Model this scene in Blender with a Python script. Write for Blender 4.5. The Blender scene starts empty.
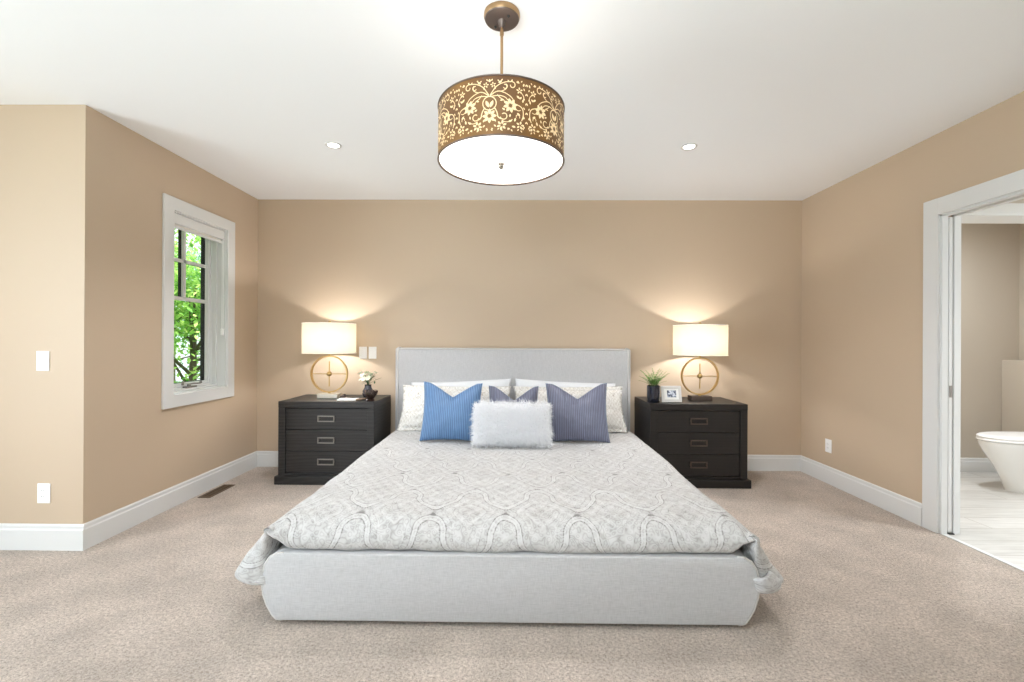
import bpy, bmesh, math, random
from math import sin, cos, pi, sqrt, exp, radians, atan2
from mathutils import Vector, Matrix, noise as mnoise

random.seed(7)
sc = bpy.context.scene
COL = sc.collection
H = 2.74                      # ceiling height
XL, XR = 0.0, 5.5516          # left / right walls (back wall is the plane y = 0)
YR = -1.8383                  # the left wall ends here and returns to the left
XA, YB = -1.60, -6.60         # alcove wall and rear wall, behind the camera


def S(r, g, b):
    def f(c):
        c /= 255.0
        return c / 12.92 if c <= 0.04045 else ((c + 0.055) / 1.055) ** 2.4
    return (f(r), f(g), f(b), 1.0)


# ------------------------------------------------------------------ camera
cam_d = bpy.data.cameras.new('camera')
cam_d.sensor_width = 36.0
cam_d.lens = 446.64 / 1024 * 36.0
cam_d.clip_start = 0.05
cam = bpy.data.objects.new('camera', cam_d)
COL.objects.link(cam)
yaw, pitch, roll = 0.0102, 0.0011, 0.0052
fw = Vector((-sin(yaw) * cos(pitch), cos(yaw) * cos(pitch), sin(pitch)))
r0 = Vector((cos(yaw), sin(yaw), 0.0))
u0 = r0.cross(fw)
r1 = r0 * cos(roll) + u0 * sin(roll)
u1 = u0 * cos(roll) - r0 * sin(roll)
M = Matrix((r1, u1, -fw)).transposed().to_4x4()
M.translation = Vector((2.6621, -4.5612, 1.2949))
cam.matrix_world = M
sc.camera = cam

# ------------------------------------------------------------------ exposure, sky, sun, daylight
sc.view_settings.view_transform = 'Standard'
sc.view_settings.look = 'None'
sc.view_settings.exposure = 0.26
sc.view_settings.gamma = 1.0
sc.view_settings.use_curve_mapping = False
sc.cycles.use_denoising = True
sc.cycles.max_bounces = 10
sc.cycles.diffuse_bounces = 6
sc.cycles.sample_clamp_indirect = 6.0
sc.cycles.caustics_reflective = False
sc.cycles.caustics_refractive = False

w = bpy.data.worlds.new('sky')
sc.world = w
w.use_nodes = True
nt = w.node_tree
bg = nt.nodes['Background']
sky = nt.nodes.new('ShaderNodeTexSky')
sky.sky_type = 'HOSEK_WILKIE'
sky.turbidity = 5.0
sky.sun_direction = Vector((0.55, -0.45, 0.75)).normalized()
mixn = nt.nodes.new('ShaderNodeMixRGB')
mixn.inputs[0].default_value = 0.75
mixn.inputs[2].default_value = (0.86, 0.94, 1.0, 1)
nt.links.new(sky.outputs[0], mixn.inputs[1])
nt.links.new(mixn.outputs[0], bg.inputs[0])
bg.inputs[1].default_value = 2.2


def light(name, kind, loc, power, color=(1, 1, 1), size=None, rot=None, aim=None, spread=None):
    d = bpy.data.lights.new(name, kind)
    d.energy = power
    d.color = color
    if kind == 'AREA':
        d.shape = 'RECTANGLE'
        d.size, d.size_y = size
        if spread:
            d.spread = spread
    elif kind == 'POINT':
        d.shadow_soft_size = size
    elif kind == 'SPOT':
        d.shadow_soft_size = size
        d.spot_size = spread
        d.spot_blend = 0.8
    o = bpy.data.objects.new(name, d)
    o.location = loc
    if aim is not None:
        o.rotation_euler = (Vector(aim) - Vector(loc)).to_track_quat('-Z', 'Y').to_euler()
    elif rot:
        o.rotation_euler = rot
    COL.objects.link(o)
    return o


LAMP_W = 20.0
sun = light('sun', 'SUN', (6, -6, 12), 8.5, (1, 0.95, 0.86), aim=(6 - 0.45 * 12, -6 + 0.35 * 12, 0))
sun.data.angle = 0.01
# daylight through alcove and bathroom windows, an added ceiling fill, a bathroom downlight
light('daylight_alcove', 'AREA', (XA + 0.03, -4.2, 1.40), 110, (0.82, 0.92, 1.0), (2.1, 1.9), rot=(0, radians(-90), 0))
light('ceiling_bounce_fill', 'AREA', (2.2, -5.3, 1.9), 70, (0.88, 0.95, 1.0), (1.2, 1.0), aim=(2.6, -4.0, 4.4), spread=radians(140))  # added unseen fill aimed at the ceiling to brighten the room
light('bathroom_lamp', 'SPOT', (6.75, -2.35, H - 0.02), 150, (0.92, 0.965, 1.0), 0.10, aim=(6.75, -2.2, 0), spread=radians(110))
light('daylight_bathroom', 'AREA', (8.58, -2.9, 1.5), 42, (0.92, 0.97, 1.0), (1.5, 1.2), rot=(0, radians(90), 0))


# ------------------------------------------------------------------ materials
def mat(name, color=(0.8, 0.8, 0.8, 1), rough=0.5, metal=0.0, **kw):
    m = bpy.data.materials.new(name)
    m.use_nodes = True
    b = m.node_tree.nodes['Principled BSDF']
    b.inputs['Base Color'].default_value = color
    b.inputs['Roughness'].default_value = rough
    b.inputs['Metallic'].default_value = metal
    for k, v in kw.items():
        b.inputs[k].default_value = v
    return m


class N:
    """Small node-building helper."""
    def __init__(self, m):
        self.t = m.node_tree
        self.b = self.t.nodes['Principled BSDF']

    def n(self, typ, **kw):
        x = self.t.nodes.new(typ)
        for k, v in kw.items():
            setattr(x, k, v)
        return x

    def l(self, a, b):
        self.t.links.new(a, b)

    def math(self, op, a, b=None, c=None):
        x = self.n('ShaderNodeMath', operation=op)
        for i, v in enumerate((a, b, c)):
            if v is None:
                continue
            if isinstance(v, (int, float)):
                x.inputs[i].default_value = v
            else:
                self.l(v, x.inputs[i])
        return x.outputs[0]

    def coord(self, kind='Object', scale=(1, 1, 1), rot=(0, 0, 0)):
        tc = self.n('ShaderNodeTexCoord')
        mp = self.n('ShaderNodeMapping')
        mp.inputs['Scale'].default_value = scale
        mp.inputs['Rotation'].default_value = rot
        self.l(tc.outputs[kind], mp.inputs[0])
        return mp.outputs[0]

    def noise(self, vec, scale, detail=3, rough=0.55):
        x = self.n('ShaderNodeTexNoise')
        x.inputs['Scale'].default_value = scale
        x.inputs['Detail'].default_value = detail
        x.inputs['Roughness'].default_value = rough
        self.l(vec, x.inputs['Vector'])
        return x.outputs[0]

    def ramp(self, fac, stops, interp='LINEAR'):
        x = self.n('ShaderNodeValToRGB')
        x.color_ramp.interpolation = interp
        e = x.color_ramp.elements
        while len(e) < len(stops):
            e.new(0.5)
        for i, (p, c) in enumerate(stops):
            e[i].position = p
            e[i].color = c
        self.l(fac, x.inputs[0])
        return x.outputs[0]

    def mix(self, fac, a, b, mode='MIX'):
        x = self.n('ShaderNodeMixRGB', blend_type=mode)
        for i, v in enumerate((fac, a, b)):
            if isinstance(v, (int, float)):
                x.inputs[i].default_value = v
            elif isinstance(v, tuple):
                x.inputs[i].default_value = v
            else:
                self.l(v, x.inputs[i])
        return x.outputs[0]

    def bump(self, h, strength=0.3, dist=0.01):
        x = self.n('ShaderNodeBump')
        x.inputs['Strength'].default_value = strength
        x.inputs['Distance'].default_value = dist
        self.l(h, x.inputs['Height'])
        self.l(x.outputs[0], self.b.inputs['Normal'])
        return x

    def base(self, c):
        self.l(c, self.b.inputs['Base Color'])


def m_paint(name, c, rough=0.6, bs=0.04):
    m = mat(name, c, rough)
    k = N(m)
    k.bump(k.noise(k.coord(), 220, 2), bs, 0.002)
    return m


M_WALL = m_paint('tan_wall_paint', S(191, 171, 148), 0.55)
M_WALL_RET = M_WALL
M_BATHWALL = m_paint('beige_wall_paint', S(190, 180, 166), 0.55)
M_CEIL = m_paint('white_ceiling_paint', S(243, 245, 249), 0.8)
M_TRIM = mat('white_trim_paint', S(217, 217, 216), 0.35)
M_PLASTIC = mat('white_plastic', S(242, 241, 240), 0.3)
M_PLASTIC_D = mat('dark_slot', S(60, 58, 56), 0.6)
M_CERAMIC = mat('white_ceramic', S(240, 240, 238), 0.12, **{'Coat Weight': 0.4})
M_BLACK = mat('black_paint', S(22, 22, 24), 0.4)
M_CLAD = mat('black_cladding', S(34, 35, 38), 0.45)

# carpet
M_CARPET = mat('beige_carpet', S(196, 178, 162), 0.95, **{'Sheen Weight': 0.25, 'Sheen Roughness': 0.6})
k = N(M_CARPET)
co = k.coord()
n1 = k.noise(co, 185, 3, 0.75)
n2 = k.noise(co, 75, 3, 0.65)
n3 = k.noise(co, 3.4, 5, 0.62)
sp = k.math('ADD', k.math('MULTIPLY', n1, 0.58), k.math('MULTIPLY', n2, 0.42))
cr = k.ramp(sp, [(0.36, S(116, 99, 86)), (0.46, S(184, 166, 151)), (0.55, S(216, 200, 187)), (0.66, S(244, 232, 221))])
cl = k.ramp(n3, [(0.34, (0.80, 0.79, 0.77, 1)), (0.66, (1.08, 1.07, 1.06, 1))])
k.base(k.mix(1.0, cr, cl, 'MULTIPLY'))
k.bump(sp, 1.0, 0.02)

# bathroom floor: pale grey wood-look planks
M_TILE = mat('pale_plank_tile', S(205, 200, 192), 0.3)
k = N(M_TILE)
co = k.coord('Object')
bk = k.n('ShaderNodeTexBrick', offset=0.37)
bk.inputs['Scale'].default_value = 1.0
bk.inputs['Brick Width'].default_value = 1.2
bk.inputs['Row Height'].default_value = 0.2
bk.inputs['Mortar Size'].default_value = 0.003
bk.inputs['Color1'].default_value = S(214, 212, 209)
bk.inputs['Color2'].default_value = S(200, 198, 194)
bk.inputs['Mortar'].default_value = S(168, 162, 154)
k.l(co, bk.inputs['Vector'])
gn = k.noise(k.coord('Object', (2.5, 26, 1)), 1.6, 5, 0.6)
k.base(k.mix(1.0, bk.outputs[0], k.ramp(gn, [(0.3, (0.82, 0.81, 0.80, 1)), (0.7, (1.08, 1.08, 1.08, 1))]), 'MULTIPLY'))

# oatmeal linen upholstery
M_LINEN = mat('oatmeal_linen', S(206, 202, 200), 0.9, **{'Sheen Weight': 0.15})
k = N(M_LINEN)
wa = k.noise(k.coord('Object', (30, 30, 330)), 1.0, 2)
wb = k.noise(k.coord('Object', (330, 330, 30)), 1.0, 2)
wv = k.math('ADD', k.math('MULTIPLY', wa, 0.5), k.math('MULTIPLY', wb, 0.5))
k.base(k.ramp(wv, [(0.30, S(172, 171, 172)), (0.5, S(185, 184, 185)), (0.70, S(196, 195, 196))]))
k.bump(wv, 0.35, 0.003)
M_PIPING = mat('linen_piping', S(206, 203, 200), 0.9)

M_SHEET = mat('white_cotton', S(224, 225, 228), 0.85)
k = N(M_SHEET)
k.bump(k.noise(k.coord('Object'), 26, 3), 0.12, 0.01)


def damask(name, c0, c1, c2, c3, wx=0.35, wy=0.62):
    """Ogee damask drawn from the cloth's own coordinates (in metres)."""
    m = mat(name, c0, 0.85, **{'Sheen Weight': 0.15})
    k = N(m)
    uv = k.coord('UV')
    wob = k.n('ShaderNodeTexNoise')
    wob.inputs['Scale'].default_value = 9.0
    k.l(uv, wob.inputs['Vector'])
    wv = k.n('ShaderNodeVectorMath', operation='MULTIPLY_ADD')
    k.l(wob.outputs['Color'], wv.inputs[0])
    wv.inputs[1].default_value = (0.018, 0.018, 0)
    k.l(uv, wv.inputs[2])
    sx = k.n('ShaderNodeSeparateXYZ')
    k.l(wv.outputs[0], sx.inputs[0])
    x = k.math('MULTIPLY', sx.outputs[0], 2 * pi / wx)
    y = k.math('MULTIPLY', sx.outputs[1], 2 * pi / wy)
    cx = k.math('COSINE', x)
    cy = k.math('COSINE', y)
    cy3 = k.math('MULTIPLY', k.math('COSINE', k.math('MULTIPLY', y, 3.0)), 0.16)
    sy3 = k.math('MULTIPLY', k.math('SINE', k.math('MULTIPLY', y, 3.0)), 0.24)
    F = k.math('ADD', k.math('ADD', k.math('ADD', cx, k.math('MULTIPLY', cy, 1.05)), cy3), sy3)      # -2.2 .. 2.2, zero on the ogee net
    aF = k.math('ABSOLUTE', F)
    # outline bands
    bands = k.ramp(k.math('MULTIPLY', aF, 0.45),
                   [(0.0, (0.62, 0.62, 0.62, 1)), (0.03, (0.95, 0.95, 0.95, 1)), (0.075, (0.95, 0.95, 0.95, 1)),
                    (0.098, (-0.15, -0.15, -0.15, 1)), (0.140, (0.62, 0.62, 0.62, 1)), (0.30, (0.66, 0.66, 0.66, 1)), (0.33, (0.40, 0.40, 0.40, 1)),
                    (0.37, (0.80, 0.80, 0.80, 1)), (0.60, (0.60, 0.60, 0.60, 1)), (0.63, (0.38, 0.38, 0.38, 1)), (0.68, (0.78, 0.78, 0.78, 1)), (0.9, (0.5, 0.5, 0.5, 1))])
    # dark teardrop where two ogees meet
    acc = k.math('MULTIPLY', k.math('SMOOTH_MIN', 1.0, k.math('MAXIMUM', k.math('MULTIPLY', k.math('SUBTRACT', cx, 0.93), 14.0), 0.0), 0.05),
                 k.math('MAXIMUM', k.math('MULTIPLY', k.math('SUBTRACT', k.math('MULTIPLY', cy, -1.0), 0.84), 6.0), 0.0))
    # floral filling
    vo = k.n('ShaderNodeTexVoronoi', feature='SMOOTH_F1')
    vo.inputs['Scale'].default_value = 46.0
    k.l(wv.outputs[0], vo.inputs['Vector'])
    ring = k.math('ABSOLUTE', k.math('SINE', k.math('MULTIPLY', vo.outputs['Distance'], 10.5)))
    hi = k.math('MULTIPLY', k.math('COSINE', k.math('MULTIPLY', x, 5.0)), k.math('COSINE', k.math('MULTIPLY', y, 7.0)))
    fill = k.math('ADD', k.math('MULTIPLY', ring, 0.6), k.math('MULTIPLY', hi, 0.22))
    tot = k.math('SUBTRACT', k.math('ADD', k.math('MULTIPLY', bands, 0.56), k.math('MULTIPLY', fill, 0.46)), k.math('MULTIPLY', acc, 0.2))
    k.base(k.ramp(tot, [(0.12, c3), (0.30, c2), (0.52, c1), (0.74, c0)]))
    k.bump(k.noise(uv, 300, 2), 0.1, 0.002)
    return m


M_DUVET = damask('damask_cotton', S(192, 191, 190), S(178, 176, 175), S(157, 154, 152), S(116, 113, 112))
M_SHAM = damask('damask_cotton_sham', S(226, 224, 220), S(214, 210, 204), S(194, 188, 181), S(160, 150, 140), 0.20, 0.34)


def m_silk(name, c, c2):
    m = mat(name, c, 0.42, **{'Sheen Weight': 0.5, 'Sheen Roughness': 0.35, 'Specular IOR Level': 0.6})
    m.node_tree.nodes['Principled BSDF'].inputs['Sheen Tint'].default_value = (0.55, 0.75, 1, 1)  # blue tint stands in for window daylight reflected by the cloth
    k = N(m)
    uv = k.coord('UV', (1, 0.12, 1))
    wv = k.n('ShaderNodeTexWave', wave_type='BANDS', bands_direction='X')
    wv.inputs['Scale'].default_value = 21.0
    wv.inputs['Distortion'].default_value = 1.4
    wv.inputs['Detail'].default_value = 2.0
    wv.inputs['Detail Scale'].default_value = 3.0
    k.l(uv, wv.inputs['Vector'])
    k.base(k.ramp(wv.outputs['Fac'], [(0.15, c2), (0.8, c)]))
    k.bump(wv.outputs['Fac'], 0.5, 0.006)
    return m


M_SILK_DAYLIT = m_silk('slate_silk_daylight_blue', S(104, 142, 184), S(66, 98, 142))  # same cloth as the slate, blue daylight painted into its colour
M_SILK_SLATE = m_silk('slate_ribbed_silk', S(112, 115, 136), S(74, 76, 96))
M_FUR = mat('white_fur', S(240, 240, 242), 0.8, **{'Sheen Weight': 0.3})


def m_wood(name, a, b, c):
    m = mat(name, b, 0.42)
    k = N(m)
    g = k.noise(k.coord('Object', (2.2, 30, 34)), 2.2, 6, 0.65)
    wv = k.n('ShaderNodeTexWave', wave_type='RINGS', rings_direction='Y')
    wv.inputs['Scale'].default_value = 2.5
    wv.inputs['Distortion'].default_value = 7.0
    wv.inputs['Detail'].default_value = 3.0
    k.l(k.coord('Object', (0.7, 1, 4.5)), wv.inputs['Vector'])
    f = k.math('ADD', k.math('MULTIPLY', g, 0.75), k.math('MULTIPLY', wv.outputs['Fac'], 0.25))
    k.base(k.ramp(f, [(0.3, a), (0.5, b), (0.72, c)]))
    k.bump(f, 0.15, 0.003)
    return m


M_WOOD_GREY = m_wood('charcoal_oak', S(24, 23, 24), S(34, 33, 34), S(50, 48, 49))
M_WOOD_BROWN = m_wood('espresso_oak', S(15, 11, 11), S(19, 15, 14), S(28, 22, 21))
M_PEWTER = mat('pewter', S(150, 146, 142), 0.35, 0.9)
M_DARKPULL = mat('dark_bronze_pull', S(104, 92, 86), 0.35, 0.85)
M_PULLBACK = mat('dark_pull_recess', S(18, 17, 17), 0.5)
M_BRASS = mat('antique_brass', S(196, 166, 112), 0.3, 1.0)
M_NICKEL = mat('brushed_nickel', S(190, 184, 174), 0.28, 1.0)
M_BASE_LIT = mat('lamp_base_metal_lit', S(226, 220, 206), 0.3, 0.4)  # lamp base metal, its bright reflection painted into the colour
M_BRONZE = mat('dark_bronze', S(104, 92, 86), 0.4, 0.7)
M_BRONZE_L = mat('light_bronze', S(170, 140, 104), 0.3, 0.95)


def m_emit(name, c, s, base=(0.8, 0.8, 0.8, 1)):
    m = mat(name, base, 0.6)
    b = m.node_tree.nodes['Principled BSDF']
    b.inputs['Emission Color'].default_value = c
    b.inputs['Emission Strength'].default_value = s
    return m


M_DIFF = m_emit('lit_diffuser', (1, 0.97, 0.92, 1), 1.6)
M_GLOW = m_emit('lit_cutout', (1.0, 0.78, 0.48, 1), 0.34, S(196, 172, 132))
M_LENS = m_emit('lit_lens', (1, 0.97, 0.9, 1), 6.0)
M_BULB = m_emit('lit_bulb', (1, 0.86, 0.62, 1), 8.0)
M_BROCADE = mat('brown_metal_shade', S(122, 88, 48), 0.5, 0.1)
k = N(M_BROCADE)
k.base(k.ramp(k.noise(k.coord(), 5, 3), [(0.35, S(94, 60, 22)), (0.65, S(124, 86, 36))]))

# linen lampshade: light shines through it from the bulb inside
M_SHADE = bpy.data.materials.new('ivory_lampshade')
M_SHADE.use_nodes = True
t = M_SHADE.node_tree
t.nodes.remove(t.nodes['Principled BSDF'])
d1 = t.nodes.new('ShaderNodeBsdfDiffuse')
d1.inputs[0].default_value = S(222, 214, 196)
d2 = t.nodes.new('ShaderNodeBsdfTranslucent')
d2.inputs[0].default_value = S(150, 141, 120)
mx = t.nodes.new('ShaderNodeMixShader')
mx.inputs[0].default_value = 0.55
t.links.new(d1.outputs[0], mx.inputs[1])
t.links.new(d2.outputs[0], mx.inputs[2])
t.links.new(mx.outputs[0], t.nodes['Material Output'].inputs[0])

# thin clear window glass
M_GLASS = bpy.data.materials.new('window_glass')
M_GLASS.use_nodes = True
t = M_GLASS.node_tree
t.nodes.remove(t.nodes['Principled BSDF'])
d1 = t.nodes.new('ShaderNodeBsdfTransparent')
d1.inputs[0].default_value = (0.95, 0.97, 0.96, 1)
d2 = t.nodes.new('ShaderNodeBsdfGlossy')
d2.inputs['Roughness'].default_value = 0.02
fr = t.nodes.new('ShaderNodeLayerWeight')
fr.inputs[0].default_value = 0.12
mx = t.nodes.new('ShaderNodeMixShader')
ge = t.nodes.new('ShaderNodeNewGeometry')
bf = t.nodes.new('ShaderNodeMath')
bf.operation = 'SUBTRACT'
bf.use_clamp = True
t.links.new(fr.outputs['Fresnel'], bf.inputs[0])
t.links.new(ge.outputs['Backfacing'], bf.inputs[1])
t.links.new(bf.outputs[0], mx.inputs[0])
t.links.new(d1.outputs[0], mx.inputs[1])
t.links.new(d2.outputs[0], mx.inputs[2])
t.links.new(mx.outputs[0], t.nodes['Material Output'].inputs[0])

M_DARKGLASS = mat('smoked_glass', S(70, 72, 82), 0.08, 0.3, **{'Coat Weight': 0.6})
M_NAVY = mat('navy_glaze', S(22, 28, 44), 0.18, 0.0, **{'Coat Weight': 0.6})
M_LEAF = mat('green_leaf', S(112, 160, 70), 0.5)
M_LEAF_D = mat('dark_green_leaf', S(52, 84, 40), 0.5)
M_PETAL = mat('cream_petal', S(236, 240, 214), 0.6)
M_STEM = mat('stem', S(84, 104, 52), 0.6)
M_PAPER = mat('white_paper', S(244, 243, 240), 0.7)
M_TAUPE = mat('taupe_cover', S(150, 126, 106), 0.6)
M_DKBROWN = mat('dark_brown_lacquer', S(52, 32, 24), 0.35)
M_SILVER = mat('silver_frame', S(222, 220, 218), 0.4, 0.25)
M_SOIL = mat('soil', S(50, 38, 30), 0.95)
M_PHOTO = mat('monochrome_print', S(200, 205, 215), 0.4)
k = N(M_PHOTO)
k.base(k.ramp(k.noise(k.coord('Object', (1, 1, 1)), 42, 2), [(0.38, S(50, 56, 72)), (0.5, S(150, 160, 180)), (0.6, S(226, 230, 238))]))
M_VENT = mat('brown_register', S(104, 84, 64), 0.45, 0.4)
M_BLIND = mat('ivory_blind_fabric', S(226, 221, 212), 0.8)
k = N(M_BLIND)
k.bump(k.noise(k.coord('Object', (40, 40, 500)), 1, 2), 0.2, 0.002)


def m_foliage(name, a, b, c):
    m = bpy.data.materials.new(name)
    m.use_nodes = True
    t = m.node_tree
    t.nodes.remove(t.nodes['Principled BSDF'])
    g = t.nodes.new('ShaderNodeTexNoise')
    g.inputs['Scale'].default_value = 3.2
    g.inputs['Detail'].default_value = 4
    tc = t.nodes.new('ShaderNodeTexCoord')
    t.links.new(tc.outputs['Object'], g.inputs['Vector'])
    r = t.nodes.new('ShaderNodeValToRGB')
    e = r.color_ramp.elements
    e.new(0.5)
    for i, (p, cc) in enumerate(((0.36, a), (0.5, b), (0.62, c))):
        e[i].position = p
        e[i].color = cc
    t.links.new(g.outputs[0], r.inputs[0])
    d1 = t.nodes.new('ShaderNodeBsdfDiffuse')
    d2 = t.nodes.new('ShaderNodeBsdfTranslucent')
    mx = t.nodes.new('ShaderNodeMixShader')
    mx.inputs[0].default_value = 0.45
    t.links.new(r.outputs[0], d1.inputs[0])
    t.links.new(r.outputs[0], d2.inputs[0])
    t.links.new(d1.outputs[0], mx.inputs[1])
    t.links.new(d2.outputs[0], mx.inputs[2])
    t.links.new(mx.outputs[0], t.nodes['Material Output'].inputs[0])
    return m


M_TREE = m_foliage('sunny_foliage', S(110, 165, 84), S(168, 208, 116), S(214, 230, 150))
M_TREE2 = m_foliage('deep_foliage', S(92, 152, 118), S(136, 190, 146), S(180, 214, 176))
M_BARK = mat('bark', S(98, 84, 72), 0.9)
M_LAWN = mat('lawn_grass', S(96, 130, 64), 0.95)


# ------------------------------------------------------------------ mesh helpers
def bx(bm, x0, x1, y0, y1, z0, z1, bev=0.0, seg=2):
    r = bmesh.ops.create_cube(bm, size=1.0)
    vs = r['verts']
    for v in vs:
        v.co = Vector((x0 + (v.co.x + .5) * (x1 - x0), y0 + (v.co.y + .5) * (y1 - y0), z0 + (v.co.z + .5) * (z1 - z0)))
    if bev > 0:
        es = list({e for v in vs for e in v.link_edges})
        bmesh.ops.bevel(bm, geom=es, offset=bev, segments=seg, profile=0.5, affect='EDGES')
    return bm


def box(*a, **k):
    return bx(bmesh.new(), *a, **k)


def tube(bm, pts, r, seg=10, closed=False, cap=True):
    pts = [Vector(p) for p in pts]
    n = len(pts)
    rs = r if isinstance(r, (list, tuple)) else [r] * n
    rings = []
    up = Vector((0, 0, 1))
    prev = None
    for i in range(n):
        a = pts[(i - 1) % n] if (closed or i > 0) else pts[i]
        b = pts[(i + 1) % n] if (closed or i < n - 1) else pts[i]
        d = (b - a).normalized()
        if prev is None:
            q = up if abs(d.dot(up)) < 0.95 else Vector((1, 0, 0))
            s = d.cross(q).normalized()
        else:
            s = (prev - d * prev.dot(d)).normalized()
        prev = s
        u = s.cross(d)
        rings.append([bm.verts.new(pts[i] + (s * cos(2 * pi * j / seg) + u * sin(2 * pi * j / seg)) * rs[i]) for j in range(seg)])
    for i in range(n if closed else n - 1):
        A, B = rings[i], rings[(i + 1) % n]
        for j in range(seg):
            bm.faces.new((A[j], A[(j + 1) % seg], B[(j + 1) % seg], B[j]))
    if cap and not closed:
        bm.faces.new(rings[0][::-1])
        bm.faces.new(rings[-1])
    return bm


def lathe(bm, prof, seg=32, c=(0, 0, 0), cap0=True, cap1=True):
    rings = []
    for (r, z) in prof:
        rings.append([bm.verts.new((c[0] + r * cos(2 * pi * j / seg), c[1] + r * sin(2 * pi * j / seg), c[2] + z)) for j in range(seg)])
    for i in range(len(rings) - 1):
        A, B = rings[i], rings[i + 1]
        for j in range(seg):
            bm.faces.new((A[j], A[(j + 1) % seg], B[(j + 1) % seg], B[j]))
    if cap0:
        bm.faces.new(rings[0][::-1])
    if cap1:
        bm.faces.new(rings[-1])
    return bm


def obj(name, bm, m, parent=None, loc=None, smooth=False, fix=True, kind=None):
    if fix:
        bmesh.ops.recalc_face_normals(bm, faces=bm.faces)
    me = bpy.data.meshes.new(name)
    bm.to_mesh(me)
    bm.free()
    me.materials.append(m)
    if smooth is True:
        me.polygons.foreach_set('use_smooth', [True] * len(me.polygons))
    elif smooth:
        me.polygons.foreach_set('use_smooth', [True] * len(me.polygons))
        me.set_sharp_from_angle(angle=radians(smooth))
    o = bpy.data.objects.new(name, me)
    COL.objects.link(o)
    if parent:
        o.parent = parent
    if loc:
        o.location = loc
    if kind:
        o['kind'] = kind
    return o


def thing(name, label, cat, loc=(0, 0, 0), rz=0.0, group=None):
    o = bpy.data.objects.new(name, None)
    COL.objects.link(o)
    o.empty_display_size = 0.1
    o.location = loc
    o.rotation_euler = (0, 0, rz)
    return tag(o, label, cat, group)


def tag(o, label, cat, group=None):
    o['label'] = label
    o['category'] = cat
    if group:
        o['group'] = group
    return o


def struct(name, bm, m, parent=None, smooth=False, label=None):
    o = obj(name, bm, m, parent, smooth=smooth)
    if not parent:
        o['kind'] = 'structure'
    if label:
        o['label'] = label
    return o


def dup(root, loc, rz, label, group=None):
    r = root.copy()
    COL.objects.link(r)
    r.location = loc
    r.rotation_euler = (0, 0, rz)
    r['label'] = label
    for ch in list(root.children):
        c = ch.copy()
        COL.objects.link(c)
        c.parent = r
        for g in list(ch.children):
            d = g.copy()
            COL.objects.link(d)
            d.parent = c
    return r


# ------------------------------------------------------------------ the room
BXR = 7.735       # far wall of the toilet room
T = 0.122         # right wall thickness
DY0, DY1, DZ = -1.481, -2.46, 2.178   # bathroom doorway in the right wall

struct('floor', box(XA - 0.1, XR + 0.02, YB - 0.1, 0.1, -0.12, 0.0), M_CARPET)
struct('floor_bathroom', box(XR + 0.02, 8.7, -4.6, 0.1, -0.12, 0.004), M_TILE)
struct('ceiling', box(XA - 0.15, 8.7, YB - 0.1, 0.15, H, H + 0.15), M_CEIL)
struct('wall_back', box(-0.25, XR + T, 0.0, 0.15, 0.0, H), M_WALL)
# left wall with the window opening
WY0, WY1, WZ0, WZ1 = -1.145, -0.495, 0.865, 2.30
bm = bmesh.new()
bx(bm, -0.22, 0, YR, WY0, 0, H)
bx(bm, -0.22, 0, WY1, 0.0, 0, H)
bx(bm, -0.22, 0, WY0, WY1, 0, WZ0)
bx(bm, -0.22, 0, WY0, WY1, WZ1, H)
struct('wall_left', bm, M_WALL)
struct('wall_front', box(XA - 0.1, -0.22, YR, YR + 0.15, 0, H), M_WALL)
# alcove wall with its window opening
bm = bmesh.new()
bx(bm, XA - 0.15, XA, YB, -5.25, 0, H)
bx(bm, XA - 0.15, XA, -3.15, YR, 0, H)
bx(bm, XA - 0.15, XA, -5.25, -3.15, 0, 0.45)
bx(bm, XA - 0.15, XA, -5.25, -3.15, 2.35, H)
struct('wall_alcove', bm, M_WALL)
# rear wall with a wide window
bm = bmesh.new()
bx(bm, XA, 0.0, YB - 0.15, YB, 0, H)
bx(bm, 4.6, XR, YB - 0.15, YB, 0, H)
bx(bm, 0.0, 4.6, YB - 0.15, YB, 0, 0.4)
bx(bm, 0.0, 4.6, YB - 0.15, YB, 2.5, H)
struct('wall_rear', bm, M_WALL)
# right wall with the doorway
bm = bmesh.new()
bx(bm, XR, XR + T, DY0, 0.0, 0, H)
bx(bm, XR, XR + T, YB, DY1, 0, H)
bx(bm, XR, XR + T, DY1, DY0, DZ, H)
struct('wall_right', bm, M_WALL)

# bathroom shell: toilet room behind a wide cased opening, ledge wall behind the toilet
struct('wall_bath_back', box(XR + T, 8.7, 0.0, 0.15, 0, H), M_BATHWALL)
struct('wall_bath_end', box(BXR, BXR + 0.15, -1.30, 0.0, 0, H), M_BATHWALL)
struct('wall_bath_ledge', box(7.56, BXR, -1.22, 0.0, 0, 1.135, bev=0.006), M_BATHWALL)
bm = bmesh.new()
bx(bm, XR + T, BXR + 1.0, -1.40, -1.22, 2.205, H)
bx(bm, 7.20, BXR + 1.0, -1.40, -1.22, 0, 2.205)
bx(bm, XR + T, XR + T + 0.02, -1.40, -1.22, 0, 2.205)
struct('wall_bath_divider', bm, M_BATHWALL)
bm = bmesh.new()
bx(bm, 8.6, 8.7, -4.6, -1.22, 0, 0.9)
bx(bm, 8.6, 8.7, -4.6, -1.22, 2.1, H)
bx(bm, 8.6, 8.7, -2.15, -1.22, 0.9, 2.1)
bx(bm, 8.6, 8.7, -4.6, -3.65, 0.9, 2.1)
struct('wall_bath_window', bm, M_BATHWALL)
wb = bpy.data.objects.new('window_4', None)
COL.objects.link(wb)
wb['kind'] = 'structure'
bm = bmesh.new()
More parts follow.
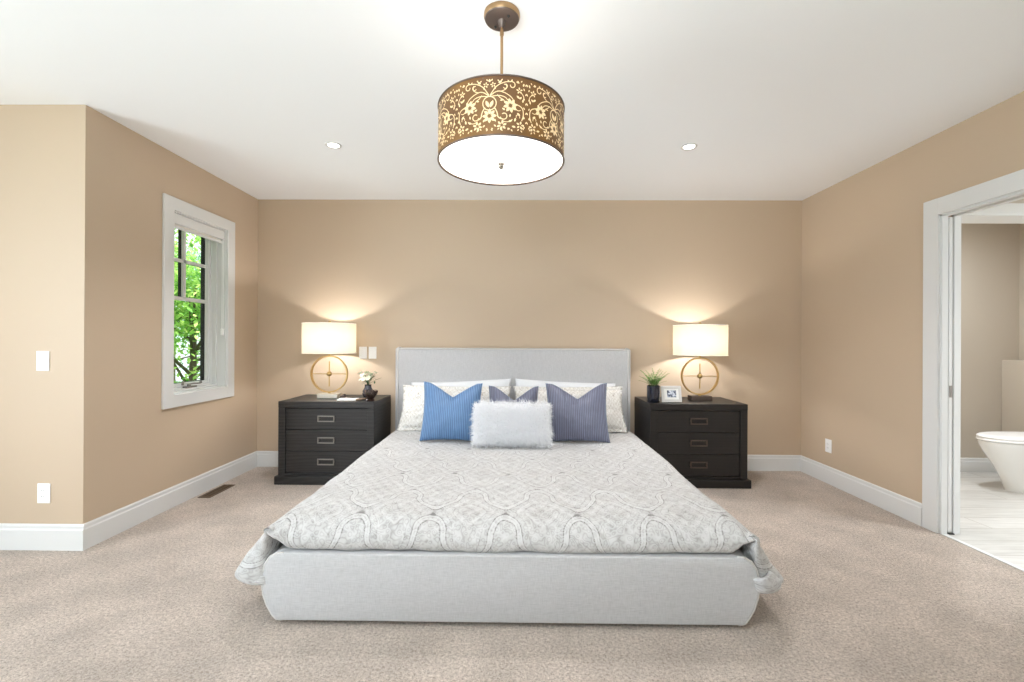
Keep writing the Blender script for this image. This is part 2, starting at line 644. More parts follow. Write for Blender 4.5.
for a in ((-3.65, -3.60, .9, 2.1), (-2.20, -2.15, .9, 2.1), (-3.60, -2.20, .9, .95), (-3.60, -2.20, 2.05, 2.1), (-2.92, -2.88, .95, 2.05)):
    bx(bm, 8.61, 8.66, a[0], a[1], a[2], a[3])
struct('window_frame', bm, M_TRIM, wb)
struct('pane', box(8.632, 8.638, -3.61, -2.19, .94, 2.06), M_GLASS, wb)
struct('wall_bath_front', box(XR + T, 8.7, -4.7, -4.6, 0, H), M_BATHWALL)
# cased opening head and leg in the divider
bm = bmesh.new()
bx(bm, XR + T + 0.02, 7.22, -1.4155, -1.2045, 2.19, 2.2085, bev=0.002)
bx(bm, XR + T, 7.28, -1.421, -1.40, 2.208, 2.275, bev=0.003)
bx(bm, XR + T + 0.02, XR + T + 0.038, -1.415, -1.205, 0.004, 2.19, bev=0.002)
bx(bm, 7.182, 7.202, -1.415, -1.205, 0.004, 2.19, bev=0.002)
bx(bm, 7.19, 7.28, -1.42, -1.40, 0.004, 2.208, bev=0.003)
struct('trim_2', bm, M_TRIM)


# baseboards: flat board with a small stepped cap
def board(bm, p0, p1, nrm, h=0.158):
    p0, p1, nrm = Vector(p0), Vector(p1), Vector(nrm)
    prof = [(0, 0), (0.016, 0), (0.016, h - 0.035), (0.012, h - 0.026), (0.012, h - 0.008), (0.008, h), (0, h)]
    A = [bm.verts.new(p0 + nrm * a + Vector((0, 0, z))) for a, z in prof]
    B = [bm.verts.new(p1 + nrm * a + Vector((0, 0, z))) for a, z in prof]
    n = len(prof)
    for i in range(n):
        bm.faces.new((A[i], A[(i + 1) % n], B[(i + 1) % n], B[i]))
    bm.faces.new(A[::-1])
    bm.faces.new(B)
    return bm


def baseboard(name, *segs, h=0.158):
    bm = bmesh.new()
    for s in segs:
        board(bm, *s, h=h)
    struct(name, bm, M_TRIM)


baseboard('baseboard_back', ((0, 0, 0), (XR, 0, 0), (0, -1, 0)))
baseboard('baseboard_left', ((0, 0, 0), (0, YR, 0), (1, 0, 0)))
baseboard('baseboard_front', ((XA, YR, 0), (0.016, YR, 0), (0, -1, 0)))
baseboard('baseboard_alcove', ((XA, YR, 0), (XA, YB, 0), (1, 0, 0)))
baseboard('baseboard_rear', ((XA, YB, 0), (XR, YB, 0), (0, 1, 0)))
baseboard('baseboard_right', ((XR, 0, 0), (XR, -1.365, 0), (-1, 0, 0)), ((XR, -2.575, 0), (XR, YB, 0), (-1, 0, 0)))
baseboard('baseboard_bathroom', ((XR + T, 0, 0.004), (7.56, 0, 0.004), (0, -1, 0)), ((7.56, 0, 0.004), (7.56, -1.22, 0.004), (-1, 0, 0)), h=0.14)

# ------------------------------------------------------------------ window in the left wall
win = bpy.data.objects.new('window_1', None)
COL.objects.link(win)
win['kind'] = 'structure'
bm = bmesh.new()
cw = 0.095
bx(bm, 0, 0.02, WY0 - cw, WY0 + .004, WZ0 - cw, WZ1 + cw, bev=0.004)
bx(bm, 0, 0.02, WY1 - .004, WY1 + cw, WZ0 - cw, WZ1 + cw, bev=0.004)
bx(bm, 0, 0.0195, WY0, WY1, WZ1 - .004, WZ1 + cw, bev=0.004)
bx(bm, 0, 0.0195, WY0, WY1, WZ0 - cw, WZ0 + .004, bev=0.004)
struct('casing', bm, M_TRIM, win)
bm = bmesh.new()                                   # jamb liners
j = 0.012
bx(bm, -0.20, 0.001, WY0, WY0 + j, WZ0, WZ1)
bx(bm, -0.20, 0.001, WY1 - j, WY1, WZ0, WZ1)
bx(bm, -0.20, 0.001, WY0, WY1, WZ1 - j, WZ1)
bx(bm, -0.20, 0.001, WY0, WY1, WZ0, WZ0 + j)
struct('jamb', bm, M_TRIM, win)


def rect_frame(bm, x0, x1, ya, yb, za, zb, t, bev=0.002):
    bx(bm, x0, x1, ya, ya + t, za, zb, bev)
    bx(bm, x0, x1, yb - t, yb, za, zb, bev)
    bx(bm, x0, x1, ya + t, yb - t, zb - t, zb, bev)
    bx(bm, x0, x1, ya + t, yb - t, za, za + t, bev)


bm = bmesh.new()
rect_frame(bm, -0.20, -0.075, WY0 + j, WY1 - j, WZ0 + j, WZ1 - j, 0.016)
rect_frame(bm, -0.20, -0.115, WY0 + j + .012, WY1 - j - .012, WZ0 + j + .012, WZ1 - j - .012, 0.014)
struct('window_frame', bm, M_TRIM, win)
GY0, GY1, GZ0, GZ1 = -1.088, -0.552, 0.932, 2.27
bm = bmesh.new()
rect_frame(bm, -0.158, -0.128, GY0 - .026, GY1 + .026, GZ0 - .028, GZ1 + .006, 0.028)
sash = struct('sash', bm, M_TRIM, win)
bm = bmesh.new()
rect_frame(bm, -0.197, -0.166, GY0 - .02, GY1 + .02, GZ0 - .02, GZ1 + .02, 0.022)
struct('exterior_sash', bm, M_CLAD, win, label='black exterior side of the sash')
struct('pane', box(-0.166, -0.158, GY0 - .015, GY1 + .015, GZ0 - .015, GZ1 + .015), M_GLASS, win)
bm = bmesh.new()
MY = -0.826
for (x0, x1) in ((-0.158, -0.136),):
    bx(bm, x0, x1, MY - .014, MY + .014, 1.638, GZ1, 0.003)
    bx(bm, x0, x1, GY0, GY1, 1.955 - .014, 1.955 + .014, 0.003)
    bx(bm, x0, x1, GY0, GY1, 1.638 - .016, 1.638 + .016, 0.003)
struct('muntin_grid', bm, M_TRIM, win)
bm = bmesh.new()
bx(bm, -0.186, -0.166, MY - .012, MY + .012, 1.638, GZ1)
bx(bm, -0.186, -0.166, GY0, GY1, 1.955 - .010, 1.955 + .010)
bx(bm, -0.186, -0.166, GY0, GY1, 1.638 - .010, 1.638 + .010)
struct('exterior_muntin_grid', bm, M_CLAD, win, label='black exterior muntins')
bm = bmesh.new()                                   # crank operator
bx(bm, -0.112, -0.072, -0.88, -0.76, 0.893, 0.907, 0.004)
lathe(bm, [(0.014, 0), (0.014, 0.016), (0.008, 0.022)], 14, (-0.085, -0.84, 0.905))
tube(bm, [(-0.085, -0.84, 0.922), (-0.075, -0.80, 0.926), (-0.070, -0.74, 0.922), (-0.070, -0.725, 0.922)], 0.006, 8)
lathe(bm, [(0.009, 0), (0.011, 0.01), (0.008, 0.022)], 10, (-0.070, -0.722, 0.92))
struct('crank_handle', bm, M_PEWTER, win, smooth=40, label='grey crank handle')
bm = bmesh.new()                                   # sash lock
bx(bm, -0.128, -0.118, -0.87, -0.85, 0.915, 0.95, 0.003)
struct('sash_lock', bm, M_PEWTER, win)

bl = thing('roller_blind', 'rolled-up ivory roller blind at the top of the garden window', 'blind', (-0.035, (WY0 + WY1) / 2, WZ1 - j - 0.10))
hw = (WY1 - WY0) / 2 - j - 0.002
obj('cassette', box(-0.035, 0.03, -hw, hw, 0.018, 0.098, bev=0.006), M_TRIM, bl)
bm = bmesh.new()
bx(bm, 0.0, 0.003, -hw + .012, hw - .012, 0.004, 0.02)
obj('blind_fabric', bm, M_BLIND, bl)
obj('hem_bar', box(-0.007, 0.010, -hw + .01, hw - .01, -0.014, 0.006, bev=0.004), M_TRIM, bl)
bm = bmesh.new()
for dx in (0.0, 0.012):
    tube(bm, [(0.012 + dx, hw - 0.012, 0.02 - i * 0.07) for i in range(13)], 0.0022, 6)
obj('bead_chain', bm, M_PLASTIC, bl)
obj('chain_tensioner', box(0.006, 0.028, hw - 0.024, hw - 0.002, -0.85, -0.79, bev=0.004), M_PLASTIC, bl)

# windows behind the camera (the daylight comes through them)
for nm, rect in (('window_2', 'rear'), ('window_3', 'alcove')):
    wr = bpy.data.objects.new(nm, None)
    COL.objects.link(wr)
    wr['kind'] = 'structure'
    bm = bmesh.new()
    if rect == 'rear':
        for x0 in (0.0, 1.15, 2.30, 3.45):
            for a in ((x0, x0 + .05, .4, 2.5), (x0 + 1.1, x0 + 1.15, .4, 2.5)):
                bx(bm, a[0], a[1], YB - .12, YB - .06, a[2], a[3])
            bx(bm, x0, x0 + 1.15, YB - .12, YB - .06, .4, .45)
            bx(bm, x0, x0 + 1.15, YB - .12, YB - .06, 2.45, 2.5)
        struct('window_frame', bm, M_TRIM, wr)
        struct('pane', box(0.02, 4.58, YB - .095, YB - .09, .42, 2.48), M_GLASS, wr)
        bm = bmesh.new()
        bx(bm, -0.09, 0.0, YB, YB + .02, .31, 2.59)
        bx(bm, 4.6, 4.69, YB, YB + .02, .31, 2.59)
        bx(bm, 0, 4.6, YB, YB + .02, 2.5, 2.59)
        bx(bm, 0, 4.6, YB, YB + .02, .31, .4)
        struct('casing', bm, M_TRIM, wr)
    else:
        for y0 in (-5.25, -4.20):
            rect_frame(bm, XA - .12, XA - .06, y0, y0 + 1.05, .45, 2.35, .05)
        struct('window_frame', bm, M_TRIM, wr)
        struct('pane', box(XA - .095, XA - .09, -5.23, -3.17, .47, 2.33), M_GLASS, wr)
        bm = bmesh.new()
        rect_frame(bm, XA, XA + .02, -5.34, -3.06, .36, 2.44, .09)
        struct('casing', bm, M_TRIM, wr)

# ------------------------------------------------------------------ doorway to the bathroom, with a pocket door
dr = bpy.data.objects.new('door_1', None)
COL.objects.link(dr)
dr['kind'] = 'structure'
bm = bmesh.new()
for side, xa, xb in ((-1, XR - 0.02, XR), (1, XR + T, XR + T + 0.02)):
    bx(bm, xa, xb, DY0 - .004, DY0 + 0.107 if side < 0 else DY0 + 0.05, 0.001, DZ + 0.112, bev=0.004)
    bx(bm, xa, xb, DY1 - 0.113, DY1 + .004, 0.001, DZ + 0.112, bev=0.004)
    bx(bm, xa + .0005, xb - .0005, DY1, DY0, DZ - .004, DZ + 0.1115, bev=0.004)
struct('casing', bm, M_TRIM, dr)
bm = bmesh.new()
for xa, xb in ((XR - .001, XR + 0.040), (XR + 0.082, XR + T + .001)):
    bx(bm, xa, xb, DY0 - 0.018, DY0, 0.001, DZ, bev=0.002)
    bx(bm, xa, xb, DY1, DY0, DZ - 0.018, DZ, bev=0.002)
bx(bm, XR - .001, XR + T + .001, DY1, DY1 + 0.018, 0.001, DZ, bev=0.002)
struct('jamb', bm, M_TRIM, dr)
sl = struct('pocket_door', box(XR + 0.049, XR + 0.075, DY0 - 0.013, DY0 - 0.001, 0.012, DZ - 0.02, bev=0.002), M_TRIM, dr)
bm = bmesh.new()
bx(bm, XR + 0.053, XR + 0.071, DY0 - 0.0155, DY0 - 0.012, 0.93, 1.01, bev=0.001)
struct('edge_pull', bm, M_PEWTER, sl, label='metal edge pull')
struct('floor_guide', box(XR + 0.044, XR + 0.079, DY0 - 0.03, DY0 - 0.012, 0.0, 0.012, bev=0.002), M_BLACK, dr)
struct('trim_1', box(XR + 0.0, XR + 0.03, DY1 + 0.018, DY0 - 0.018, 0.0, 0.006, bev=0.002), M_TRIM)

# ------------------------------------------------------------------ switches, outlets, register, pot lights
PW, PH = 0.08, 0.122


def plate(name, label, cat, loc, rz, group, outlet=False):
    t = thing(name, label, cat, loc, rz, group)
    obj('cover_plate', box(-PW / 2, PW / 2, -0.006, 0, -PH / 2, PH / 2, bev=0.003), M_PLASTIC, t)
    if outlet:
        bm = box(-0.017, 0.017, -0.009, -0.006, -0.034, 0.034, bev=0.001)
        f = obj('receptacle', bm, M_PLASTIC, t)
        for z in (-0.018, 0.018):
            bm = bmesh.new()
            bx(bm, -0.008, -0.006, -0.0096, -0.0088, z - .004, z + .005)
            bx(bm, 0.005, 0.007, -0.0096, -0.0088, z - .004, z + .004)
            lathe(bm, [(0.0025, -0.0004), (0.0025, 0.0004)], 8, (0, -0.0092, z - .010))
            obj('slots', bm, M_PLASTIC_D, f)
    else:
        bm = box(-0.017, 0.017, -0.0105, -0.006, -0.034, 0.034, bev=0.002)
        obj('rocker', bm, M_PLASTIC, t)
    return t


plate('light_switch', 'white light switch on the pale wall at far left, above an outlet', 'light switch', (-0.252, YR, 1.16), 0, 'wall switches')
plate('wall_outlet', 'white outlet cover low on the pale far-left wall below a switch', 'outlet', (-0.241, YR, 0.346), 0, 'wall outlets', True)
plate('light_switch', 'white switch plate behind the left lamp, the one nearer the lampshade', 'light switch', (1.090, 0, 1.172), 0, 'wall switches')
plate('light_switch', 'white switch plate beside the left lamp, the one nearer the headboard', 'light switch', (1.189, 0, 1.172), 0, 'wall switches')
plate('wall_outlet', 'white outlet cover low on the tan wall near the bathroom doorway', 'outlet', (XR, -0.403, 0.346), -pi / 2, 'wall outlets', True)

vt = thing('floor_register', 'brown metal air register in the carpet under the window', 'floor vent', (0.108, -0.765, 0.0))
bm = bmesh.new()
rect = (0.052, 0.165)
bx(bm, -.052, -.038, -.165, .165, 0.0005, .007, .002)
bx(bm, .038, .052, -.165, .165, 0.0005, .007, .002)
bx(bm, -.04, .04, -.165, -.15, 0.0005, .007, .002)
bx(bm, -.04, .04, .15, .165, 0.0005, .007, .002)
obj('register_frame', bm, M_VENT, vt)
bm = bmesh.new()
for i in range(23):
    y = -.143 + i * .013
    bx(bm, -.038, .038, y - .002, y + .002, 0.0005, .006)
bx(bm, -.003, .003, -.15, .15, 0.0005, .006)
obj('louvers', bm, M_VENT, vt)
obj('damper', box(-.038, .038, -.15, .15, 0.0003, 0.0015), M_PULLBACK, vt)


def potlight(label, x, y):
    t = thing('recessed_light', label, 'ceiling light', (x, y, H), 0, 'recessed ceiling lights')
    obj('trim_ring', lathe(bmesh.new(), [(0.050, -0.001), (0.058, -0.001), (0.058, -0.004), (0.054, -0.007), (0.044, -0.006), (0.038, -0.002), (0.050, -0.001)], 36, cap0=False, cap1=False), M_TRIM, t, smooth=50)
    obj('lens', lathe(bmesh.new(), [(0.040, -0.0035), (0.039, -0.0015)], 30), M_LENS, t)
    light('recessed_lamp', 'SPOT', (x, y, H - 0.02), 105, (0.96, 0.97, 1.0), 0.11, aim=(x, y, 0), spread=radians(120))


potlight('round recessed ceiling light toward the window wall, left of the pendant', 1.302, -1.276)
potlight('round recessed ceiling light toward the bathroom side, right of the pendant', 3.927, -1.255)
light('toilet_room_lamp', 'SPOT', (6.35, -0.80, H - 0.02), 122, (0.89, 0.955, 1.0), 0.06, aim=(6.35, -0.80, 0), spread=radians(165))

# ------------------------------------------------------------------ bed
BC = 2.634                       # bed centre line
YF = -2.545                       # front of the foot panel
bed = thing('upholstered_bed', 'king bed with oatmeal linen headboard and rounded low foot panel', 'bed', (BC, 0, 0))


def bed_outline(n=14):
    """Right half of the front outline, from bottom to top: flat bottom, bulging side."""
    P = [(0.0, 0.022), (1.035, 0.022)]
    ctl = [(1.062, 0.025), (1.082, 0.048), (1.106, 0.09), (1.122, 0.14), (1.128, 0.185), (1.126, 0.23), (1.114, 0.275), (1.092, 0.308), (1.060, 0.325)]
    P += ctl + [(1.03, 0.328), (0.0, 0.329)]
    return P


half = bed_outline()
full = half + [(-a, z) for a, z in reversed(half)][1:-1]


def prism_y(bm, poly, y0, y1):
    A = [bm.verts.new((a, y0, z)) for a, z in poly]
    B = [bm.verts.new((a, y1, z)) for a, z in poly]
    n = len(poly)
    for i in range(n):
        bm.faces.new((A[i], A[(i + 1) % n], B[(i + 1) % n], B[i]))
    bm.faces.new(A[::-1])
    bm.faces.new(B)
    return bm


# foot panel with a slightly pillowed front
bm = bmesh.new()
rings = []
cxz = (0.0, 0.185)
for (y, sc_) in ((-2.37, 1.0), (YF + 0.028, 1.0), (YF + 0.012, 0.996), (YF + 0.003, 0.985), (YF, 0.962)):
    ring = []
    for a, z in full:
        d = 1.0 - sc_
        aa = a - math.copysign(min(abs(a), d * 0.5), a) if abs(a) > 0.3 else a
        ring.append(bm.verts.new((aa, y, cxz[1] + (z - cxz[1]) * (1 - d * 1.2))))
    rings.append(ring)
for A, B in zip(rings, rings[1:]):
    for i in range(len(A)):
        bm.faces.new((A[i], A[(i + 1) % len(A)], B[(i + 1) % len(A)], B[i]))
bm.faces.new(rings[0][::-1])
bm.faces.new(rings[-1])
foot_panel = obj('foot_panel', bm, M_LINEN, bed, smooth=35)
for s in (1, -1):
    bm = bmesh.new()
    tube(bm, [(s * a, YF + 0.010, z) for a, z in half[1:-1]], 0.0042, 8)
    obj('piping', bm, M_PIPING, foot_panel, smooth=True)
side = [(a, z) for a, z in half if a > 0.5]
inner = [(0.985, 0.328), (0.985, 0.022)]
for s in (1, -1):
    poly = [(s * a, z) for a, z in side + inner]
    obj('side_rail', prism_y(bmesh.new(), poly, -2.37, -0.14), M_LINEN, bed, smooth=35)
obj('slat_base', box(-0.985, 0.985, -2.37, -0.14, 0.10, 0.20), M_LINEN, bed)
# headboard (slip-covered look: piped edges)
hb = obj('headboard', box(-1.178, 1.160, -0.135, -0.022, 0.03, 1.228, bev=0.022, seg=4), M_LINEN, bed, smooth=40)
for path in ([(-1.148, -0.136, 0.06), (-1.148, -0.136, 1.205), (-1.136, -0.136, 1.217), (1.118, -0.136, 1.217), (1.130, -0.136, 1.205), (1.130, -0.136, 0.06)],
             [(-1.148, -0.136, 1.206), (-1.150, -0.118, 1.229), (-1.150, -0.030, 1.229)], [(1.130, -0.136, 1.206), (1.132, -0.118, 1.229), (1.132, -0.030, 1.229)]):
    obj('piping', tube(bmesh.new(), path, 0.0055, 8), M_PIPING, hb, smooth=True)
for (x, y) in ((-1.03, -2.44), (1.03, -2.44), (-1.03, -0.10), (1.03, -0.10)):
    obj('foot', lathe(bmesh.new(), [(0.026, 0.0), (0.03, 0.026)], 16, (x, y, 0)), M_BLACK, bed, smooth=40)

bm = box(-0.975, 0.975, -2.30, -0.14, 0.20, 0.445, bev=0.06, seg=4)
mt = obj('mattress', bm, M_SHEET, None, (BC, 0, 0), smooth=True)
tag(mt, 'white king mattress under the patterned duvet in the upholstered bed', 'mattress')


# ---- duvet
def fbm(x, y, z=0.0, o=3):
    return mnoise.fractal(Vector((x, y, z)), 0.6, 2.0, o)


def lerp(a, b, t):
    return a + (b - a) * t


def sstep(a, b, x):
    t = max(0.0, min(1.0, (x - a) / (b - a)))
    return t * t * (3 - 2 * t)


def polyline_at(pts, s):
    acc = 0.0
    for p, q in zip(pts, pts[1:]):
        L = (Vector(q) - Vector(p)).length
        if s <= acc + L:
            t = (s - acc) / L
            return Vector(p).lerp(Vector(q), t)
        acc += L
    return Vector(pts[-1])


def smooth_curve(pts, it=3):
    pts = [Vector(p) for p in pts]
    for _ in range(it):
        q = [pts[0]]
        for a, b in zip(pts, pts[1:]):
            q += [a.lerp(b, .25), a.lerp(b, .75)]
        q.append(pts[-1])
        pts = q
    return pts


def plen(p):
    return sum((b - a).length for a, b in zip(p, p[1:]))


bm = bmesh.new()
uvl = bm.loops.layers.uv.new('UVMap')
TOP = 0.462
sec_head = smooth_curve([(0, TOP), (0.6, TOP), (0.95, TOP), (1.075, TOP - .002), (1.118, 0.43), (1.150, 0.37), (1.168, 0.29), (1.172, 0.225), (1.155, 0.195), (1.130, 0.205)])
sec_footL = smooth_curve([(0, TOP), (0.6, TOP), (0.93, TOP), (1.06, TOP), (1.13, 0.415), (1.190, 0.345), (1.252, 0.265), (1.305, 0.200), (1.292, 0.168), (1.235, 0.165), (1.200, 0.21)])
sec_footR = smooth_curve([(0, TOP), (0.6, TOP), (0.93, TOP), (1.06, TOP), (1.12, 0.41), (1.168, 0.335), (1.215, 0.26), (1.290, 0.188), (1.280, 0.170), (1.210, 0.192), (1.175, 0.23)])
Lh, LL, LR = plen(sec_head), plen(sec_footL), plen(sec_footR)
front = smooth_curve([(-2.18, 0), (-2.33, 0.0), (-2.455, -0.018), (-2.525, -0.07), (-2.540, -0.115), (-2.515, -0.146), (-2.44, -0.146)])
Lf = plen(front)
NS, NT = 170, 190
Y0 = -0.42
flat = 2.18 + Y0
Ltot = flat + Lf
grid = []
uvs = []
for jt in range(NT + 1):
    tl = Ltot * jt / NT
    if tl <= flat:
        y, dz = Y0 - tl, 0.0
    else:
        p = polyline_at(front, tl - flat)
        y, dz = p[0], p[1]
    kf = sstep(-1.2, -2.40, y)
    row, ru = [], []
    for js in range(-NS, NS + 1):
        q = abs(js) / NS
        s_ = 1 if js >= 0 else -1
        sf, Lq = (sec_footR, LR) if s_ > 0 else (sec_footL, LL)
        ph = polyline_at(sec_head, q * Lh)
        pf = polyline_at(sf, q * Lq)
        p = ph.lerp(pf, kf)
        a, z = p[0], p[1]
        wt = 1.0 - sstep(1.00, 1.15, a)             # 1 on top, 0 on the hanging side
        hang = sstep(1.08, 1.2, a)
        zz = z + dz * wt
        yy = y
        aa = a
        if tl > flat:
            e = (tl - flat) / Lf
            # the hanging corner's front edge turns in behind the foot panel line and puckers
            aa = lerp(aa, min(aa, 1.10), (1 - wt) * sstep(0.05, 1.0, -dz / 0.15))
            yy = y + (1 - wt) * 0.012 * sin(9 * q * pi + 2 * s_)
            # pinch crease at the corner
            cr_ = exp(-((a - 1.085) / 0.020) ** 2) * sstep(0.30, 0.8, e)
            zz -= 0.014 * cr_
            aa -= 0.008 * cr_
            cr2 = exp(-((a - 1.155) / 0.016) ** 2) * sstep(0.35, 0.85, e)
            aa -= 0.010 * cr2
        # body of the quilt: soft undulation and folds on the hanging sides
        x = s_ * aa
        und = 0.012 * fbm(x * 2.2, yy * 2.2, 1.3) + 0.005 * fbm(x * 7, yy * 7, 5.1)
        zz += und * wt
        aa += hang * (0.014 * sin(yy * 9.0 + 3 * fbm(yy * 1.5, s_ * 4.0)) + 0.010 * fbm(yy * 6, zz * 8, s_ * 3.0))
        # rolls just behind the front edge
        zz += wt * 0.006 * sin((y + 2.3) * 26) * sstep(-2.15, -2.3, y) * sstep(-2.5, -2.42, y) * (0.5 + fbm(x * 3, 2.0))
        if abs(js) == NS:
            zz += 0.006 * sin(yy * 21)
        row.append(bm.verts.new((s_ * aa, yy, zz)))
        ru.append((s_ * q * Lq + 0.012, -tl - 0.19))
    grid.append(row)
    uvs.append(ru)
for i in range(NT):
    for j_ in range(2 * NS):
        f = bm.faces.new((grid[i][j_], grid[i + 1][j_], grid[i + 1][j_ + 1], grid[i][j_ + 1]))
        f.smooth = True
        ids = ((i, j_), (i + 1, j_), (i + 1, j_ + 1), (i, j_ + 1))
        for lp, (a_, b_) in zip(f.loops, ids):
            lp[uvl].uv = uvs[a_][b_]
dv = obj('duvet', bm, M_DUVET, None, (BC, 0, 0.012), smooth=True, fix=False)
so = dv.modifiers.new('thick', 'SOLIDIFY')
so.thickness = 0.022
so.offset = -1.0
tag(dv, 'off-white duvet with grey damask ogee pattern spread over the bed', 'duvet')


# ---- pillows and cushions
def pillow_mesh(W, Hh, Tk, pinch=0.06, chop=0.0, chop_w=0.34, n=44, sag=0.0, wr=0.006, seed=0.0, flange=0.0):
    bm = bmesh.new()
    uvl = bm.loops.layers.uv.new('UVMap')
    sides = []
    for sgn in (1, -1):
        g, u_ = [], []
        for i in range(n + 1):
            r, ru = [], []
            for k_ in range(n + 1):
                u = 2 * k_ / n - 1
                v = 2 * i / n - 1
                pu = u * W / 2 * (1 - pinch * (1 - v * v) * abs(u) ** 2)
                pv = v * Hh / 2 * (1 - pinch * (1 - u * u) * abs(v) ** 2)
                th = Tk / 2 * ((1 - abs(u) ** 2.6) * (1 - abs(v) ** 2.6)) ** 0.55
                if flange:
                    fu = max(0, (abs(u) - (1 - flange)) / flange)
                    fv = max(0, (abs(v) - (1 - flange * W / Hh)) / (flange * W / Hh))
                    th = Tk / 2 * max(0.0, (1 - min(1, abs(u) / (1 - flange)) ** 2.6) * (1 - min(1, abs(v) / (1 - flange * W / Hh)) ** 2.6)) ** 0.55
                th += wr * fbm(u * 2.5 + seed, v * 2.5, sgn * 3.0 + seed) * (1 - u ** 4) * (1 - v ** 4)
                if chop:
                    kx = max(0.0, 1 - abs(u - 0.03 * sin(seed)) / (chop_w * 2.4))
                    kk = kx ** 1.25 * ((v + 1) / 2) ** 3
                    pv -= chop * kk
                    th *= 1 - 0.35 * kk + 0.20 * exp(-((v + 0.1) / .5) ** 2) * (1 - u * u)
                pv -= sag * (v + 1) / 2 * (1 - u * u) 
                r.append((pu, -sgn * th, pv))
                ru.append((u * W / 2 + seed * 0.3, v * Hh / 2 + 0.05))
            g.append(r)
            u_.append(ru)
        sides.append((g, u_))
    vm = {}

    def vert(sgn_i, i, k_):
        edge = i in (0, n) or k_ in (0, n)
        key = (0 if edge else sgn_i, i, k_)
        if key not in vm:
            c = sides[sgn_i][0][i][k_]
            vm[key] = bm.verts.new((c[0], 0.0 if edge else c[1], c[2]))
        return vm[key]
    for si in (0, 1):
        for i in range(n):
            for k_ in range(n):
                ids = ((i, k_), (i, k_ + 1), (i + 1, k_ + 1), (i + 1, k_))
                if si == 1:
                    ids = ids[::-1]
                f = bm.faces.new([vert(si, *q) for q in ids])
                f.smooth = True
                for lp, q in zip(f.loops, ids):
                    lp[uvl].uv = sides[si][1][q[0]][q[1]]
    return bm


def place_pillow(name, label, cat, m, W, Hh, Tk, x, y, lean, rz=0.0, rr=0.0, group=None, zoff=0.0, **kw):
    """A pillow resting on the bed, bottom edge near (x, y), leaning back by lean degrees."""
    bm = pillow_mesh(W, Hh, Tk, **kw)
    Mx = Matrix.Rotation(rz, 4, 'Z') @ Matrix.Rotation(-radians(lean), 4, 'X') @ Matrix.Rotation(rr, 4, 'Y') @ Matrix.Translation((0, 0, Hh / 2))
    bmesh.ops.transform(bm, matrix=Mx, verts=bm.verts)
    o = obj(name, bm, m, None, (x, y, 0.478 + zoff), smooth=True)
    return tag(o, label, cat, group)


G1 = 'pillows against the headboard'
place_pillow('bed_pillow', 'plain white pillow against the headboard, behind the left patterned sham', 'pillow', M_SHEET, 0.99, 0.45, 0.15, 2.135, -0.245, 12, 0.0, radians(-2.5), G1, zoff=-0.01, seed=1.2, pinch=0.04)
place_pillow('bed_pillow', 'plain white pillow against the headboard, behind the right patterned sham', 'pillow', M_SHEET, 0.99, 0.45, 0.15, 3.125, -0.245, 12, 0.0, radians(2.5), G1, zoff=-0.01, seed=2.7, pinch=0.04)
place_pillow('pillow_sham', 'damask patterned pillow behind the cushion painted daylight blue', 'pillow', M_SHAM, 1.03, 0.44, 0.19, 2.09, -0.56, 24, radians(-4), 0, G1, seed=3.1, pinch=0.05, wr=0.014, flange=0.06, zoff=0.0)
place_pillow('pillow_sham', 'damask patterned pillow behind the slate cushion nearer the fern', 'pillow', M_SHAM, 1.03, 0.44, 0.19, 3.16, -0.56, 24, radians(4), 0, G1, seed=4.6, pinch=0.05, wr=0.014, flange=0.06, zoff=0.0)
G2 = 'throw cushions on the bed'
place_pillow('throw_cushion', 'slate ribbed cushion painted daylight blue with a dented top beside the fur pillow', 'cushion', M_SILK_DAYLIT, 0.50, 0.50, 0.16, 2.125, -0.92, 20, radians(6), radians(2.0), G2, chop=0.115, seed=0.4, pinch=0.07, zoff=-0.004)
place_pillow('throw_cushion', 'slate ribbed cushion mostly hidden behind the white fur pillow', 'cushion', M_SILK_SLATE, 0.44, 0.46, 0.14, 2.635, -0.80, 20, 0, radians(0.5), G2, chop=0.12, seed=0.9, pinch=0.07, zoff=-0.004)
place_pillow('throw_cushion', 'slate ribbed cushion with a dented top on the fern side of the fur pillow', 'cushion', M_SILK_SLATE, 0.52, 0.50, 0.16, 3.165, -0.92, 20, radians(-5), radians(-1.0), G2, chop=0.125, seed=1.7, pinch=0.07, zoff=-0.004)

